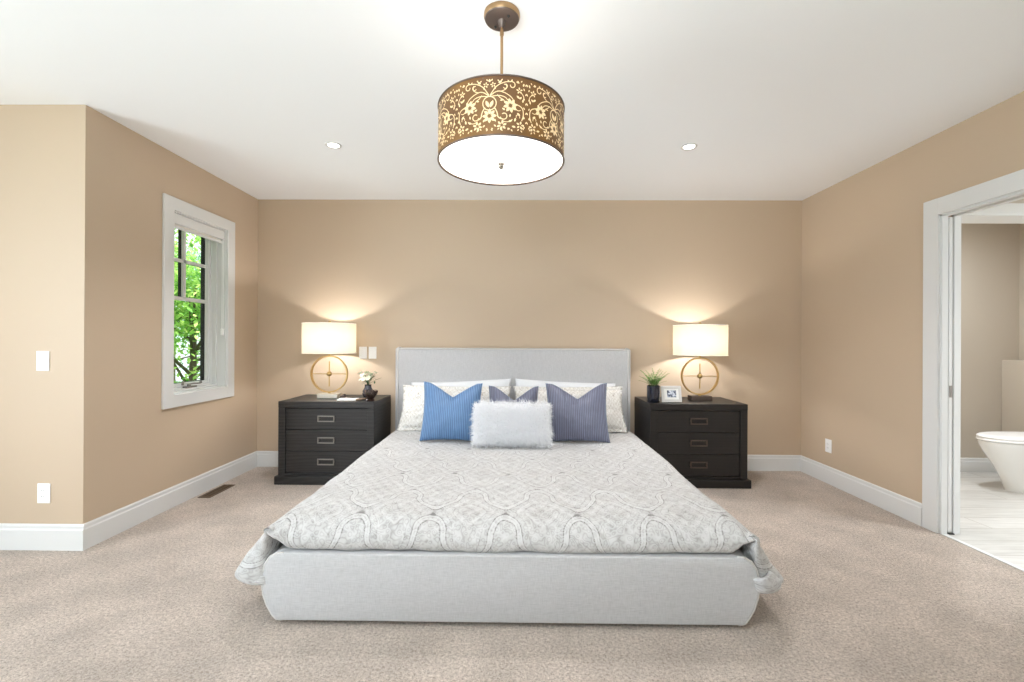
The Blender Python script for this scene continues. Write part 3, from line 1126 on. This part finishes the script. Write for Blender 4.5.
# fur pillow: cushion with long shaggy pile
bm = pillow_mesh(0.60, 0.325, 0.17, pinch=0.03, seed=5.0, n=30)
Mx = Matrix.Rotation(-radians(22), 4, 'X') @ Matrix.Translation((0, 0, 0.1625))
bmesh.ops.transform(bm, matrix=Mx, verts=bm.verts)
bm.normal_update()
spots = []
for f in bm.faces:
    a = f.calc_area()
    spots.append((f.calc_center_median().copy(), f.normal.copy(), sqrt(a)))
fp = obj('fur_cushion', bm, M_FUR, None, (2.628, -1.12, 0.498), smooth=True)
tag(fp, 'small shaggy white fur pillow in front of the dented cushions', 'cushion', G2)
fb = bmesh.new()
for c, nrm, sz in spots:
    for _ in range(11):
        p = c + Vector((random.uniform(-1, 1), random.uniform(-1, 1), random.uniform(-1, 1))) * sz * 0.7
        d = (nrm + Vector((random.gauss(0, .55), random.gauss(0, .35), random.gauss(-0.1, .55)))).normalized()
        L = random.uniform(0.022, 0.052)
        sd = d.cross(Vector((random.uniform(-1, 1), random.uniform(-1, 1), random.uniform(-1, 1)))).normalized() * random.uniform(0.0009, 0.0018)
        dn = Vector((random.gauss(0, .25), 0, random.gauss(-0.2, .3)))
        p1 = p + d * L * .55 + dn * L * .1
        p2 = p + d * L * .85 + dn * L * .75
        v = [fb.verts.new(q) for q in (p - sd, p + sd, p1 + sd * .8, p1 - sd * .8, p2)]
        fb.faces.new((v[0], v[1], v[2], v[3]))
        fb.faces.new((v[3], v[2], v[4]))
fu = obj('fur', fb, M_FUR, fp, smooth=True, fix=False, kind='stuff')

# ------------------------------------------------------------------ nightstands
NW, ND, NZ = 0.866, 0.535, 0.745


def nightstand(label, loc, m, mp):
    t = thing('nightstand', label, 'nightstand', loc, 0, 'nightstands')
    hw = NW / 2
    bm = bmesh.new()                               # case: sides, back, rails
    bx(bm, -hw, -hw + .064, -ND / 2, ND / 2, .075, NZ - .058, .003)
    bx(bm, hw - .064, hw, -ND / 2, ND / 2, .075, NZ - .058, .003)
    bx(bm, -hw + .06, hw - .06, ND / 2 - .02, ND / 2, .075, NZ - .058)
    bx(bm, -hw + .06, hw - .06, -ND / 2 + .004, ND / 2, .075, .098, .002)
    bx(bm, -hw + .06, hw - .06, -ND / 2 + .03, ND / 2, .098, NZ - .06)
    obj('case', bm, m, t)
    obj('top', box(-hw - .001, hw + .001, -ND / 2 - .001, ND / 2, NZ - .058, NZ, .004), m, t)
    obj('plinth', box(-hw - .024, hw + .024, -ND / 2 - .024, ND / 2, 0.0, .075, .006), m, t)
    z0, z1 = .10, NZ - .062
    hd = (z1 - z0) / 3
    for i in range(3):
        za, zb = z0 + i * hd + .002, z0 + (i + 1) * hd - .002
        d = obj('drawer', box(-hw + .066, hw - .066, -ND / 2 + .010, -ND / 2 + .034, za, zb, .002), m, t)
        zc = (za + zb) / 2 + .005
        hx = 0.077
        bm = bmesh.new()                           # open rectangular pull standing off a dark plate
        y1 = -ND / 2 + .010
        tk = .011
        for a in ((-hx, hx, zc + .029 - tk, zc + .029), (-hx, hx, zc - .029, zc - .029 + tk), (-hx, -hx + tk, zc - .029, zc + .029), (hx - tk, hx, zc - .029, zc + .029)):
            bx(bm, a[0], a[1], y1 - .016, y1 - .008, a[2], a[3], .002)
        bx(bm, -hx, -hx + tk, y1 - .010, y1, zc - .010, zc + .010)
        bx(bm, hx - tk, hx, y1 - .010, y1, zc - .010, zc + .010)
        h = obj('pull', bm, mp, d)
    return t


LNX, RNX, NY = 0.951, 4.294, -0.29
nightstand('charcoal oak nightstand on the window side of the bed, under the lamp by two switches', (LNX, NY, 0), M_WOOD_GREY, M_PEWTER)
nightstand('dark espresso nightstand on the bathroom side of the bed, holding fern and photo frame', (RNX, NY, 0), M_WOOD_BROWN, M_DARKPULL)


# ------------------------------------------------------------------ table lamps
def table_lamp(label, loc, m_base, rz):
    t = thing('table_lamp', label, 'lamp', loc, rz, 'bedside lamps')
    obj('base', box(-0.098, 0.098, -0.05, 0.05, 0.0, 0.045, .004), m_base, t)
    zc, R = 0.230, 0.172
    obj('neck', lathe(bmesh.new(), [(0.014, 0.045), (0.012, 0.052), (0.008, 0.060)], 16), M_BRASS, t, smooth=50)
    bm = bmesh.new()                               # flat-banded ring
    n = 72
    rings = []
    for i in range(n):
        a = 2 * pi * i / n
        r = []
        for dr_, dy in ((-.006, -.013), (.006, -.013), (.006, .013), (-.006, .013)):
            rr = R + dr_
            r.append(bm.verts.new((rr * sin(a), dy, zc + rr * cos(a))))
        rings.append(r)
    for i in range(n):
        A, B = rings[i], rings[(i + 1) % n]
        for q in range(4):
            bm.faces.new((A[q], A[(q + 1) % 4], B[(q + 1) % 4], B[q]))
    ring = obj('ring', bm, M_BRASS, t, smooth=40)
    bm = bmesh.new()
    tube(bm, [(-R, 0, zc), (R, 0, zc)], 0.0035, 8)
    obj('crossbar', bm, M_BRASS, t)
    bm = bmesh.new()
    bx(bm, -.005, .005, -.003, .003, zc - .120, zc + .120, .001)
    obj('upright_bar', bm, M_BRASS, t)
    bm = bmesh.new()
    bmesh.ops.create_uvsphere(bm, u_segments=20, v_segments=14, radius=.024, matrix=Matrix.Translation((0, 0, zc)))
    obj('hub', bm, M_BRASS, t, smooth=True)
    obj('socket', lathe(bmesh.new(), [(0.008, zc + R), (0.010, zc + R + .02), (0.016, zc + R + .03), (0.016, zc + R + .075)], 16), M_BRASS, t, smooth=50)
    SZ0, SZ1, SR = 0.430, 0.711, 0.242
    bm = bmesh.new()
    lathe(bm, [(SR, SZ0), (SR, SZ1)], 64, cap0=False, cap1=False)
    sh = obj('shade', bm, M_SHADE, t, smooth=True)
    for z in (SZ0, SZ1):
        bm = bmesh.new()
        tube(bm, [(SR * cos(2 * pi * i / 64), SR * sin(2 * pi * i / 64), z) for i in range(64)], 0.0028, 6, closed=True)
        obj('shade_rim', bm, M_PAPER, sh, smooth=True)
    bm = bmesh.new()                               # spider and harp
    for i in range(3):
        a = 2 * pi * i / 3 + .5
        tube(bm, [(0, 0, SZ1 - .01), (SR * cos(a), SR * sin(a), SZ1 - .002)], 0.002, 6)
    tube(bm, [(.02, 0, zc + R + .04), (.055, 0, .56), (.045, 0, .66), (0, 0, SZ1 - .008), (-.045, 0, .66), (-.055, 0, .56), (-.02, 0, zc + R + .04)], 0.002, 6)
    obj('harp', bm, M_BRASS, t)
    obj('finial', lathe(bmesh.new(), [(0.006, SZ1 - .01), (0.005, SZ1), (0.013, SZ1 + .012), (0.009, SZ1 + .026), (0.003, SZ1 + .03)], 14), M_BRASS, t, smooth=50)
    bm = bmesh.new()
    bmesh.ops.create_uvsphere(bm, u_segments=16, v_segments=12, radius=.016, matrix=Matrix.Translation((0, 0, .556)))
    obj('bulb', bm, M_BULB, t, smooth=True)
    light('bedside_bulb', 'POINT', (loc[0], loc[1], loc[2] + .556), LAMP_W, (1, 0.97, 0.95), 0.028)
    return t


table_lamp('lit brass ring lamp with ivory drum shade, on the nightstand near the window', (0.870, -0.30, NZ + .0005), M_BASE_LIT, 0)
table_lamp('lit brass ring lamp with ivory drum shade, behind the photo frame', (4.405, -0.30, NZ + .0005), M_BRONZE, 0)


# ------------------------------------------------------------------ small things on the nightstands
def leaf_quad(bm, p, d, up, L, W, bend=0.25, n=4):
    d = d.normalized()
    s = d.cross(up)
    if s.length < 1e-4:
        s = d.cross(Vector((1, 0, 0.3)))
    s.normalize()
    u = s.cross(d)
    prev = None
    for i in range(n + 1):
        t_ = i / n
        c = p + d * (L * t_) - u * (bend * L * t_ * t_)
        w_ = W * sin(pi * (0.08 + 0.92 * t_)) ** 0.8 * 0.5 if i < n else 0.0004
        a, b = bm.verts.new(c - s * w_), bm.verts.new(c + s * w_)
        if prev:
            bm.faces.new((prev[0], prev[1], b, a))
        prev = (a, b)


def dirv(az, el):
    return Vector((cos(az) * cos(el), sin(az) * cos(el), sin(el)))


# flower vase (window side)
fv = thing('flower_vase', 'small smoked glass vase of cream flowers on the charcoal nightstand', 'vase', (1.255, -0.335, NZ + .0005))
obj('vase', lathe(bmesh.new(), [(0.030, 0), (0.040, 0.008), (0.052, 0.045), (0.050, 0.075), (0.034, 0.105), (0.030, 0.125), (0.036, 0.132), (0.031, 0.132), (0.026, 0.124), (0.028, 0.10), (0.02, 0.09)], 28, cap1=True), M_DARKGLASS, fv, smooth=50)
stems, leaves, petals = bmesh.new(), bmesh.new(), bmesh.new()
rnd = random.Random(3)
for i in range(17):
    az, el = rnd.uniform(0, 2 * pi), rnd.uniform(radians(18), radians(85))
    L = rnd.uniform(0.08, 0.145)
    p0, d = Vector((0, 0, 0.10)), dirv(az, el)
    p1 = p0 + Vector((0, 0, 0.035))
    p2 = p1 + d * L
    tube(stems, [p0, p1, p1.lerp(p2, .5) + Vector((0, 0, .008)), p2], 0.0018, 5)
    for q in range(3):
        leaf_quad(leaves, p1.lerp(p2, rnd.uniform(.05, .8)), dirv(rnd.uniform(0, 2 * pi), rnd.uniform(-.2, .7)), Vector((0, 0, 1)), rnd.uniform(.035, .06), .016)
    if i % 5 != 4:
        for q in range(8):
            a = 2 * pi * q / 8
            s1 = d.cross(Vector((0.2, 0.1, 1))).normalized()
            s2 = d.cross(s1)
            leaf_quad(petals, p2, (s1 * cos(a) + s2 * sin(a)) * 0.9 + d * 0.55, d, rnd.uniform(.022, .034), .014, .1, 3)
obj('stems', stems, M_STEM, fv)
obj('leaves', leaves, M_LEAF_D, fv, smooth=True, fix=False)
obj('petals', petals, M_PETAL, fv, smooth=True, fix=False)

# dark lotus-shaped ornament
lo = thing('candle_holder', 'dark brown petal-edged candle holder in front of the flower vase', 'candle holder', (1.322, -0.470, NZ + .0005))
lo.scale = (1.15, 1.15, 1.3)
bm = bmesh.new()
lathe(bm, [(0.034, 0), (0.036, 0.006), (0.024, 0.014), (0.034, 0.024), (0.048, 0.05), (0.044, 0.05), (0.03, 0.028), (0.01, 0.022)], 24)
obj('bowl', bm, M_DKBROWN, lo, smooth=50)
bm = bmesh.new()
for ring_, (n_, el, L) in enumerate(((7, 0.75, .062), (6, 1.15, .058))):
    for i in range(n_):
        a = 2 * pi * (i + .5 * ring_) / n_
        leaf_quad(bm, Vector((cos(a) * .024, sin(a) * .024, .02)), dirv(a, el), Vector((0, 0, 1)), L, .036, -0.25, 5)
o = obj('petals', bm, M_DKBROWN, lo, smooth=True, fix=False)
md = o.modifiers.new('thick', 'SOLIDIFY')
md.thickness = 0.003
obj('candle', lathe(bmesh.new(), [(0.017, 0.022), (0.017, 0.05), (0.012, 0.052)], 18), M_PAPER, lo, smooth=40)

# notepad with a pen, small carved block behind it
nb = thing('notebook', 'slim white notebook lying flat in front of the window-side lamp', 'notebook', (1.115, -0.470, NZ + .0005), radians(4))
obj('cover', box(-0.085, 0.085, -0.055, 0.055, 0.0, 0.003, .001), M_TAUPE, nb)
obj('pages', box(-0.083, 0.083, -0.053, 0.053, 0.003, 0.016, .001), M_PAPER, nb)
tg = thing('pen_case', 'narrow taupe pen case lying beside the white notebook', 'pen case', (1.232, -0.455, NZ + .0005), radians(58))
bm = bmesh.new()
tube(bm, [(-0.062, 0, .010), (-0.058, 0, .010), (0.058, 0, .010), (0.062, 0, .010)], [0.006, 0.0095, 0.0095, 0.006], 14)
obj('case_body', bm, M_TAUPE, tg, smooth=50)
bm = bmesh.new()
tube(bm, [(0.012, 0, .010), (0.016, 0, .010)], 0.0102, 14)
obj('case_band', bm, M_DKBROWN, tg, smooth=50)
bk_ = bmesh.new()
bx(bk_, -0.022, 0.022, -0.016, 0.016, 0, 0.014, .003)
bx(bk_, -0.026, 0.026, -0.018, 0.018, 0.014, 0.036, .004)
bx(bk_, 0.004, 0.024, -0.015, 0.015, 0.036, 0.048, .004)
o = obj('trinket_box', bk_, M_DKBROWN, None, (1.035, -0.385, NZ + .0005))
o.rotation_euler = (0, 0, radians(20))
tag(o, 'tiny dark brown trinket box between lamp base and white notebook', 'box')

# fern in a navy pot (bathroom side)
pf = thing('potted_fern', 'green fern in a navy cylinder pot on the espresso nightstand', 'potted plant', (3.918, -0.455, NZ + .0005))
obj('pot', lathe(bmesh.new(), [(0.054, 0), (0.058, 0.004), (0.058, 0.150), (0.054, 0.153), (0.051, 0.150), (0.051, 0.132)], 36, cap1=True), M_NAVY, pf, smooth=50)
obj('soil', lathe(bmesh.new(), [(0.0505, 0.133), (0.049, 0.137)], 24), M_SOIL, pf)
fr_, st_ = bmesh.new(), bmesh.new()
rnd = random.Random(11)
for i in range(40):
    az, el = rnd.uniform(0, 2 * pi), rnd.uniform(radians(48), radians(89))
    L = rnd.uniform(0.10, 0.20)
    p0 = Vector((rnd.uniform(-.025, .025), rnd.uniform(-.025, .025), .135))
    pts = []
    for q in range(9):
        t_ = q / 8
        pts.append(p0 + dirv(az, el) * L * t_ + Vector((cos(az), sin(az), -0.6)) * 0.05 * t_ * t_)
    tube(st_, pts, 0.0011, 4)
    for q in range(2, 9):
        for s_ in (-1, 1):
            d = (pts[q] - pts[q - 1]).normalized()
            sd = d.cross(Vector((0, 0, 1))).normalized() if abs(d.z) < .98 else Vector((1, 0, 0))
            leaf_quad(fr_, pts[q], sd * s_ + d * .8, Vector((0, 0, 1)), .024 * (1.15 - q / 12), .012, .15, 3)
obj('stems', st_, M_STEM, pf)
obj('fronds', fr_, M_LEAF, pf, smooth=True, fix=False)

# photo frame
ph = thing('photo_frame', 'small silver photo frame with a black and white picture beside the fern', 'photo frame', (4.088, -0.455, NZ + .001), radians(3))
fr_w, fr_h = 0.186, 0.150
Lm = Matrix.Rotation(-radians(12), 4, 'X')


def leaned(bm, M_=Lm):
    bmesh.ops.transform(bm, matrix=M_, verts=bm.verts)
    return bm


bm = bmesh.new()
hw_, b_ = fr_w / 2, 0.026
bx(bm, -hw_, hw_, -.008, .008, 0, b_, .003)
bx(bm, -hw_, hw_, -.008, .008, fr_h - b_, fr_h, .003)
bx(bm, -hw_, -hw_ + b_, -.0078, .0078, b_ - .004, fr_h - b_ + .004, .003)
bx(bm, hw_ - b_, hw_, -.0078, .0078, b_ - .004, fr_h - b_ + .004, .003)
obj('frame_border', leaned(bm), M_SILVER, ph)
obj('mat_board', leaned(box(-hw_ + .02, hw_ - .02, -.002, .004, .02, fr_h - .02)), M_PAPER, ph)
obj('picture', leaned(box(-0.040, 0.044, -.0032, -.002, .045, .108)), M_PHOTO, ph)
bm = bmesh.new()
v = [bm.verts.new(c) for c in ((-.02, .030, .1), (.02, .030, .1), (.03, .085, 0), (-.03, .085, 0), (-.02, .034, .1), (.02, .034, .1), (.03, .089, 0), (-.03, .089, 0))]
for f in ((0, 1, 2, 3), (7, 6, 5, 4), (0, 3, 7, 4), (1, 5, 6, 2), (0, 4, 5, 1), (3, 2, 6, 7)):
    bm.faces.new([v[i] for i in f])
obj('easel_back', bm, M_DKBROWN, ph)

# ------------------------------------------------------------------ pendant
PX, PY = 2.590, -2.590
pend = thing('drum_pendant', 'lit drum pendant with brown scrollwork cut-out shade on a bronze rod', 'pendant lamp', (PX, PY, H))
SZB, SZT, SR = 2.081 - H, 2.309 - H, 0.275
obj('canopy', lathe(bmesh.new(), [(0.079, 0.0), (0.080, -0.012), (0.076, -0.022)], 48, cap1=False), M_BRONZE_L, pend, smooth=50, fix=True)
cn = obj('canopy_plate', lathe(bmesh.new(), [(0.076, -0.021), (0.074, -0.026), (0.058, -0.030), (0.02, -0.032), (0.014, -0.046), (0.009, -0.062)], 48, cap0=False), M_BRONZE, pend, smooth=50)
for a in (2.3, 2.3 + pi):
    obj('canopy_screw', lathe(bmesh.new(), [(0.006, 0), (0.006, -0.004), (0.003, -0.008)], 10, (0.045 * cos(a), 0.045 * sin(a), -0.030)), M_BLACK, cn, smooth=50)
bm = bmesh.new()
tube(bm, [(0, 0, -0.05), (0, 0, SZT - 0.03)], 0.0065, 14)
for z in (-0.075, -0.085):
    lathe(bm, [(0.0088, 0), (0.0088, -0.008)], 14, (0, 0, z))
obj('rod', bm, M_BRONZE_L, pend, smooth=40)
bm = bmesh.new()
lathe(bm, [(SR, SZB), (SR, SZT), (SR - .004, SZT), (SR - .004, SZB), (SR, SZB)], 96, cap0=False, cap1=False)
shade = obj('shade', bm, M_BROCADE, pend, smooth=40)
for z in (SZB, SZT):
    bm = bmesh.new()
    tube(bm, [(SR * cos(2 * pi * i / 96), SR * sin(2 * pi * i / 96), z) for i in range(96)], 0.0035, 8, closed=True)
    obj('shade_rim', bm, M_BRONZE, shade, smooth=True)
bm = bmesh.new()
for i in range(3):
    a = 2 * pi * i / 3 + .3
    tube(bm, [(0, 0, SZT - .028), (SR * cos(a), SR * sin(a), SZT - .01)], 0.003, 6)
obj('spider', bm, M_BRONZE, pend, smooth=True)

# scrollwork cut-outs glowing on the shade
pat = bmesh.new()
HM = SZT - SZB
A0 = 2 * pi / 6
acen = -pi / 2 - 0.13


def to_cyl(s, z, mir, a):
    th = a + mir * s / SR
    r = SR + 0.0012
    return Vector((r * cos(th), r * sin(th), SZB + z))


def poly2d(pts, mir, a):
    pat.faces.new([pat.verts.new(to_cyl(s, z, mir, a)) for s, z in pts])


def stroke(pts, w0, mir, a, w1=None):
    w1 = w0 if w1 is None else w1
    P = [Vector(p) for p in pts]
    prev = None
    for i, p in enumerate(P):
        d = (P[min(i + 1, len(P) - 1)] - P[max(i - 1, 0)]).normalized()
        nn = Vector((-d.y, d.x)) * lerp(w0, w1, i / (len(P) - 1)) / 2
        A = pat.verts.new(to_cyl(p.x + nn.x, p.y + nn.y, mir, a))
        B = pat.verts.new(to_cyl(p.x - nn.x, p.y - nn.y, mir, a))
        if prev:
            pat.faces.new((prev[0], prev[1], B, A))
        prev = (A, B)


def leaf2(s, z, ang, L, W, mir, a):
    c_, s_ = cos(ang), sin(ang)
    pts = []
    for (t_, w_) in ((0, 0), (.25, .8), (.55, 1), (.8, .6), (1, 0), (.8, -.6), (.55, -1), (.25, -.8)):
        x_, y_ = t_ * L, w_ * W / 2
        pts.append((s + x_ * c_ - y_ * s_, z + x_ * s_ + y_ * c_))
    poly2d(pts, mir, a)


def flower2(s, z, R_, n_, mir, a, ph_=0.0):
    for i in range(n_):
        an = ph_ + 2 * pi * i / n_
        leaf2(s + cos(an) * R_ * .22, z + sin(an) * R_ * .22, an, R_ * .82, R_ * .46, mir, a)


def arc(cx_, cz_, r_, a0, a1, n_=12, r2=None):
    r2 = r_ if r2 is None else r2
    return [(cx_ + lerp(r_, r2, i / n_) * cos(lerp(a0, a1, i / n_)), cz_ + lerp(r_, r2, i / n_) * sin(lerp(a0, a1, i / n_))) for i in range(n_ + 1)]


def curve2(*pts):
    return [tuple(p) for p in smooth_curve(pts, 3)]


for mI in range(6):
    a = acen + mI * A0
    for mir in (1, -1):
        w_ = .0036
        stroke(arc(0, .120, .026, -pi / 2, pi / 2), w_, mir, a)                       # heart ring
        leaf2(.002, .104, 1.15, .030, .013, mir, a)
        stroke(curve2((.002, .148), (.03, .168), (.06, .160), (.088, .142), (.097, .118)), w_, mir, a, .003)
        stroke(curve2((.004, .145), (.035, .150), (.060, .144), (.070, .132)), w_, mir, a, .003)
        stroke(curve2((.002, .150), (.025, .185), (.055, .200), (.078, .203)), w_, mir, a, .003)
        stroke(arc(.086, .190, .015, pi * .7, -pi * 1.05, 16, .006), .0035, mir, a)
        stroke(arc(.058, .182, .010, pi * .6, -pi * .9, 12, .005), .003, mir, a)
        stroke(curve2((.018, .105), (.030, .085), (.032, .066), (.045, .060)), .004, mir, a)
        stroke(arc(.055, .072, .015, -pi * .9, pi * .75, 16, .009), .0036, mir, a)
        stroke(curve2((.097, .120), (.128, .110), (.132, .080), (.124, .058)), .0036, mir, a)
        flower2(.080, .112, .027, 8, mir, a, .2)
        flower2(.047, .036, .019, 6, mir, a, .3)
        flower2(.014, .190, .011, 5, mir, a, .5)
        flower2(.118, .040, .016, 5, mir, a, .1)
        flower2(.115, .172, .013, 5, mir, a, .4)
        for (s_, z_, an, L, W) in ((.034, .196, .6, .016, .008), (.102, .205, -.3, .014, .007), (.104, .152, -.7, .016, .008), (.115, .140, .8, .013, .007),
                                   (.060, .094, 2.6, .014, .007), (.105, .086, -.6, .016, .008), (.080, .080, -1.8, .013, .007), (.072, .050, .4, .016, .008),
                                   (.085, .034, -.2, .016, .008), (.096, .052, 1.3, .016, .008), (.128, .064, 1.2, .014, .007), (.020, .060, -1.2, .012, .006),
                                   (.026, .030, 2.4, .012, .006), (.068, .026, -.4, .012, .006), (.128, .128, 1.4, .014, .007), (.130, .190, 1.3, .013, .007),
                                   (.040, .130, .2, .014, .006), (.018, .172, 1.0, .012, .006), (.132, .024, 2.0, .010, .006), (.008, .026, -.8, .008, .005)):
            leaf2(s_, z_, an, L, W, mir, a)
        stroke(curve2((.045, .165), (.062, .172), (.070, .186), (.062, .194)), .0028, mir, a)
        stroke(curve2((.030, .152), (.042, .138), (.056, .132), (.058, .120)), .0028, mir, a)
        stroke(curve2((.097, .118), (.100, .100), (.110, .094), (.120, .098)), .0028, mir, a)
        stroke(curve2((.047, .055), (.060, .048), (.074, .050), (.088, .060)), .0028, mir, a)
        stroke(curve2((.112, .170), (.124, .164), (.134, .150), (.130, .138)), .0028, mir, a)
        stroke(arc(.108, .072, .009, -pi * .2, pi * 1.2, 10, .005), .0026, mir, a)
        for q in range(7):
            leaf2(.012 + .019 * q, .014 + .004 * (q % 2), .9 if q % 2 else 2.2, .010, .005, mir, a)
            leaf2(.012 + .019 * q, .212 - .003 * (q % 2), -.9 if q % 2 else -2.2, .009, .005, mir, a)
        for q in range(10):
            leaf2(.136 + .003 * (q % 2), .030 + .018 * q, 1.1 if q % 2 else 2.0, .011, .005, mir, a)
    flower2(0, .072, .027, 8, 1, a, .0)
    leaf2(0, .200, pi / 2, .012, .010, 1, a)
sw = obj('scrollwork', pat, M_GLOW, shade, fix=False)
sw['label'] = 'glowing cream scrollwork cut-outs'
obj('diffuser', lathe(bmesh.new(), [(SR - .005, SZB + .006), (SR - .005, SZB + .003), (SR - .02, SZB + .001)], 80), M_DIFF, pend, smooth=40)
obj('finial', lathe(bmesh.new(), [(0.013, SZB + .003), (0.014, SZB - .004), (0.008, SZB - .009), (0.012, SZB - .016), (0.007, SZB - .024)], 20), M_NICKEL, pend, smooth=50)
bulb = light('pendant_bulb', 'POINT', (PX, PY, H + SZT - 0.12), 2, (1, 0.93, 0.82), 0.06)
light('pendant_glow', 'AREA', (PX, PY, H + SZB - 0.03), 4, (1, 0.95, 0.88), (0.45, 0.45), rot=(0, 0, 0))

# ------------------------------------------------------------------ toilet
tl_ = thing('toilet', 'white skirted toilet beyond the bathroom doorway', 'toilet', (7.56, -0.58, 0.004))
tl_.scale = (0.975, 1, 1.035)


def ell_loft(bm, secs, n=40):
    """secs: (z, x_front, x_back, half_width) - egg-shaped sections, front towards -x."""
    rings = []
    for z, xf, xb, hw2 in secs:
        r = []
        cxm = lerp(xb, xf, .50)
        for i in range(n):
            a_ = 2 * pi * i / n
            ca, sa = cos(a_), sin(a_)
            if ca < 0:
                x_ = cxm + ca * (cxm - xf)
                y_ = hw2 * sa * (1 - .06 * ca * ca)
            else:
                e_ = 0.35
                x_ = cxm + (abs(ca) ** e_) * (xb - cxm)
                y_ = hw2 * math.copysign(abs(sa) ** 0.8, sa)
            r.append(bm.verts.new((x_, y_, z)))
        rings.append(r)
    for A, B in zip(rings, rings[1:]):
        for i in range(n):
            bm.faces.new((A[i], A[(i + 1) % n], B[(i + 1) % n], B[i]))
    bm.faces.new(rings[0][::-1])
    bm.faces.new(rings[-1])
    return bm


obj('bowl', ell_loft(bmesh.new(), [(0, -.585, -.03, .125), (.02, -.592, -.025, .13), (.10, -.620, -.02, .138), (.22, -.690, -.02, .155), (.32, -.765, -.02, .172), (.385, -.805, -.02, .182), (.415, -.815, -.02, .184), (.425, -.812, -.02, .182)]), M_CERAMIC, tl_, smooth=50)
obj('seat', ell_loft(bmesh.new(), [(.428, -.812, -.14, .182), (.432, -.820, -.13, .187), (.442, -.820, -.13, .187), (.446, -.815, -.13, .184)]), M_PLASTIC, tl_, smooth=50)
obj('lid', ell_loft(bmesh.new(), [(.4475, -.812, -.12, .182), (.452, -.818, -.11, .186), (.462, -.818, -.11, .186), (.470, -.805, -.115, .178), (.474, -.74, -.15, .14)]), M_PLASTIC, tl_, smooth=50)

# ------------------------------------------------------------------ outside: trees in the garden below
GZ = -3.0
lawn = struct('lawn', box(-30, 20, -25, 30, GZ - .2, GZ), M_LAWN)


def tree(label, loc, rad, zc, nleaf, m, seed):
    r = random.Random(seed)
    t = thing('garden_tree', label, 'tree', loc, 0, 'trees outside the window')
    bm = bmesh.new()
    tube(bm, [(0, 0, 0), (0.05, 0, 1.2), (-0.04, .05, 2.4), (0.05, 0, zc)], [.16, .13, .10, .04], 10)
    tips = []
    for i in range(22):
        z0 = r.uniform(1.4, zc)
        az = r.uniform(0, 2 * pi)
        L = rad * r.uniform(.5, .95)
        e = Vector((cos(az) * L, sin(az) * L, z0 + r.uniform(.2, 1.3)))
        tube(bm, [(0, 0, z0), Vector((0, 0, z0)).lerp(e, .5) + Vector((0, 0, .1)), e], [.035, .022, .008], 6)
        tips.append(e)
    obj('trunk', bm, M_BARK, t, smooth=True)
    bm = bmesh.new()
    cl_ = [(Vector((0, 0, zc)) + Vector((r.gauss(0, .42) * rad, r.gauss(0, .42) * rad, r.gauss(0, .5) * rad)), r.uniform(.3, .6)) for _ in range(70)] + [(e, .5) for e in tips]
    for i in range(nleaf):
        c, cr_ = r.choice(cl_)
        p = c + Vector((r.gauss(0, 1), r.gauss(0, 1), r.gauss(0, .8))) * cr_ * .55
        leaf_quad(bm, p, dirv(r.uniform(0, 2 * pi), r.uniform(-.9, .5)), Vector((r.uniform(-.4, .4), r.uniform(-.4, .4), 1)), r.uniform(.07, .13), r.uniform(.045, .075), .2, 2)
    obj('foliage', bm, m, t, fix=False)
    return t


tree('sunlit yellow-green leafy tree filling the view through the window', (-3.9, 4.4, GZ), 2.2, 4.9, 15000, M_TREE, 5)
tree('deeper green leafy tree standing behind the yellow-green one outside the window', (-8.8, 10.2, GZ), 3.4, 6.6, 12000, M_TREE2, 9)
tree('rounded leafy tree nearest the house corner, left of the yellow-green one outside the window', (-8.6, 1.6, GZ), 2.4, 4.6, 9000, M_TREE2, 21)
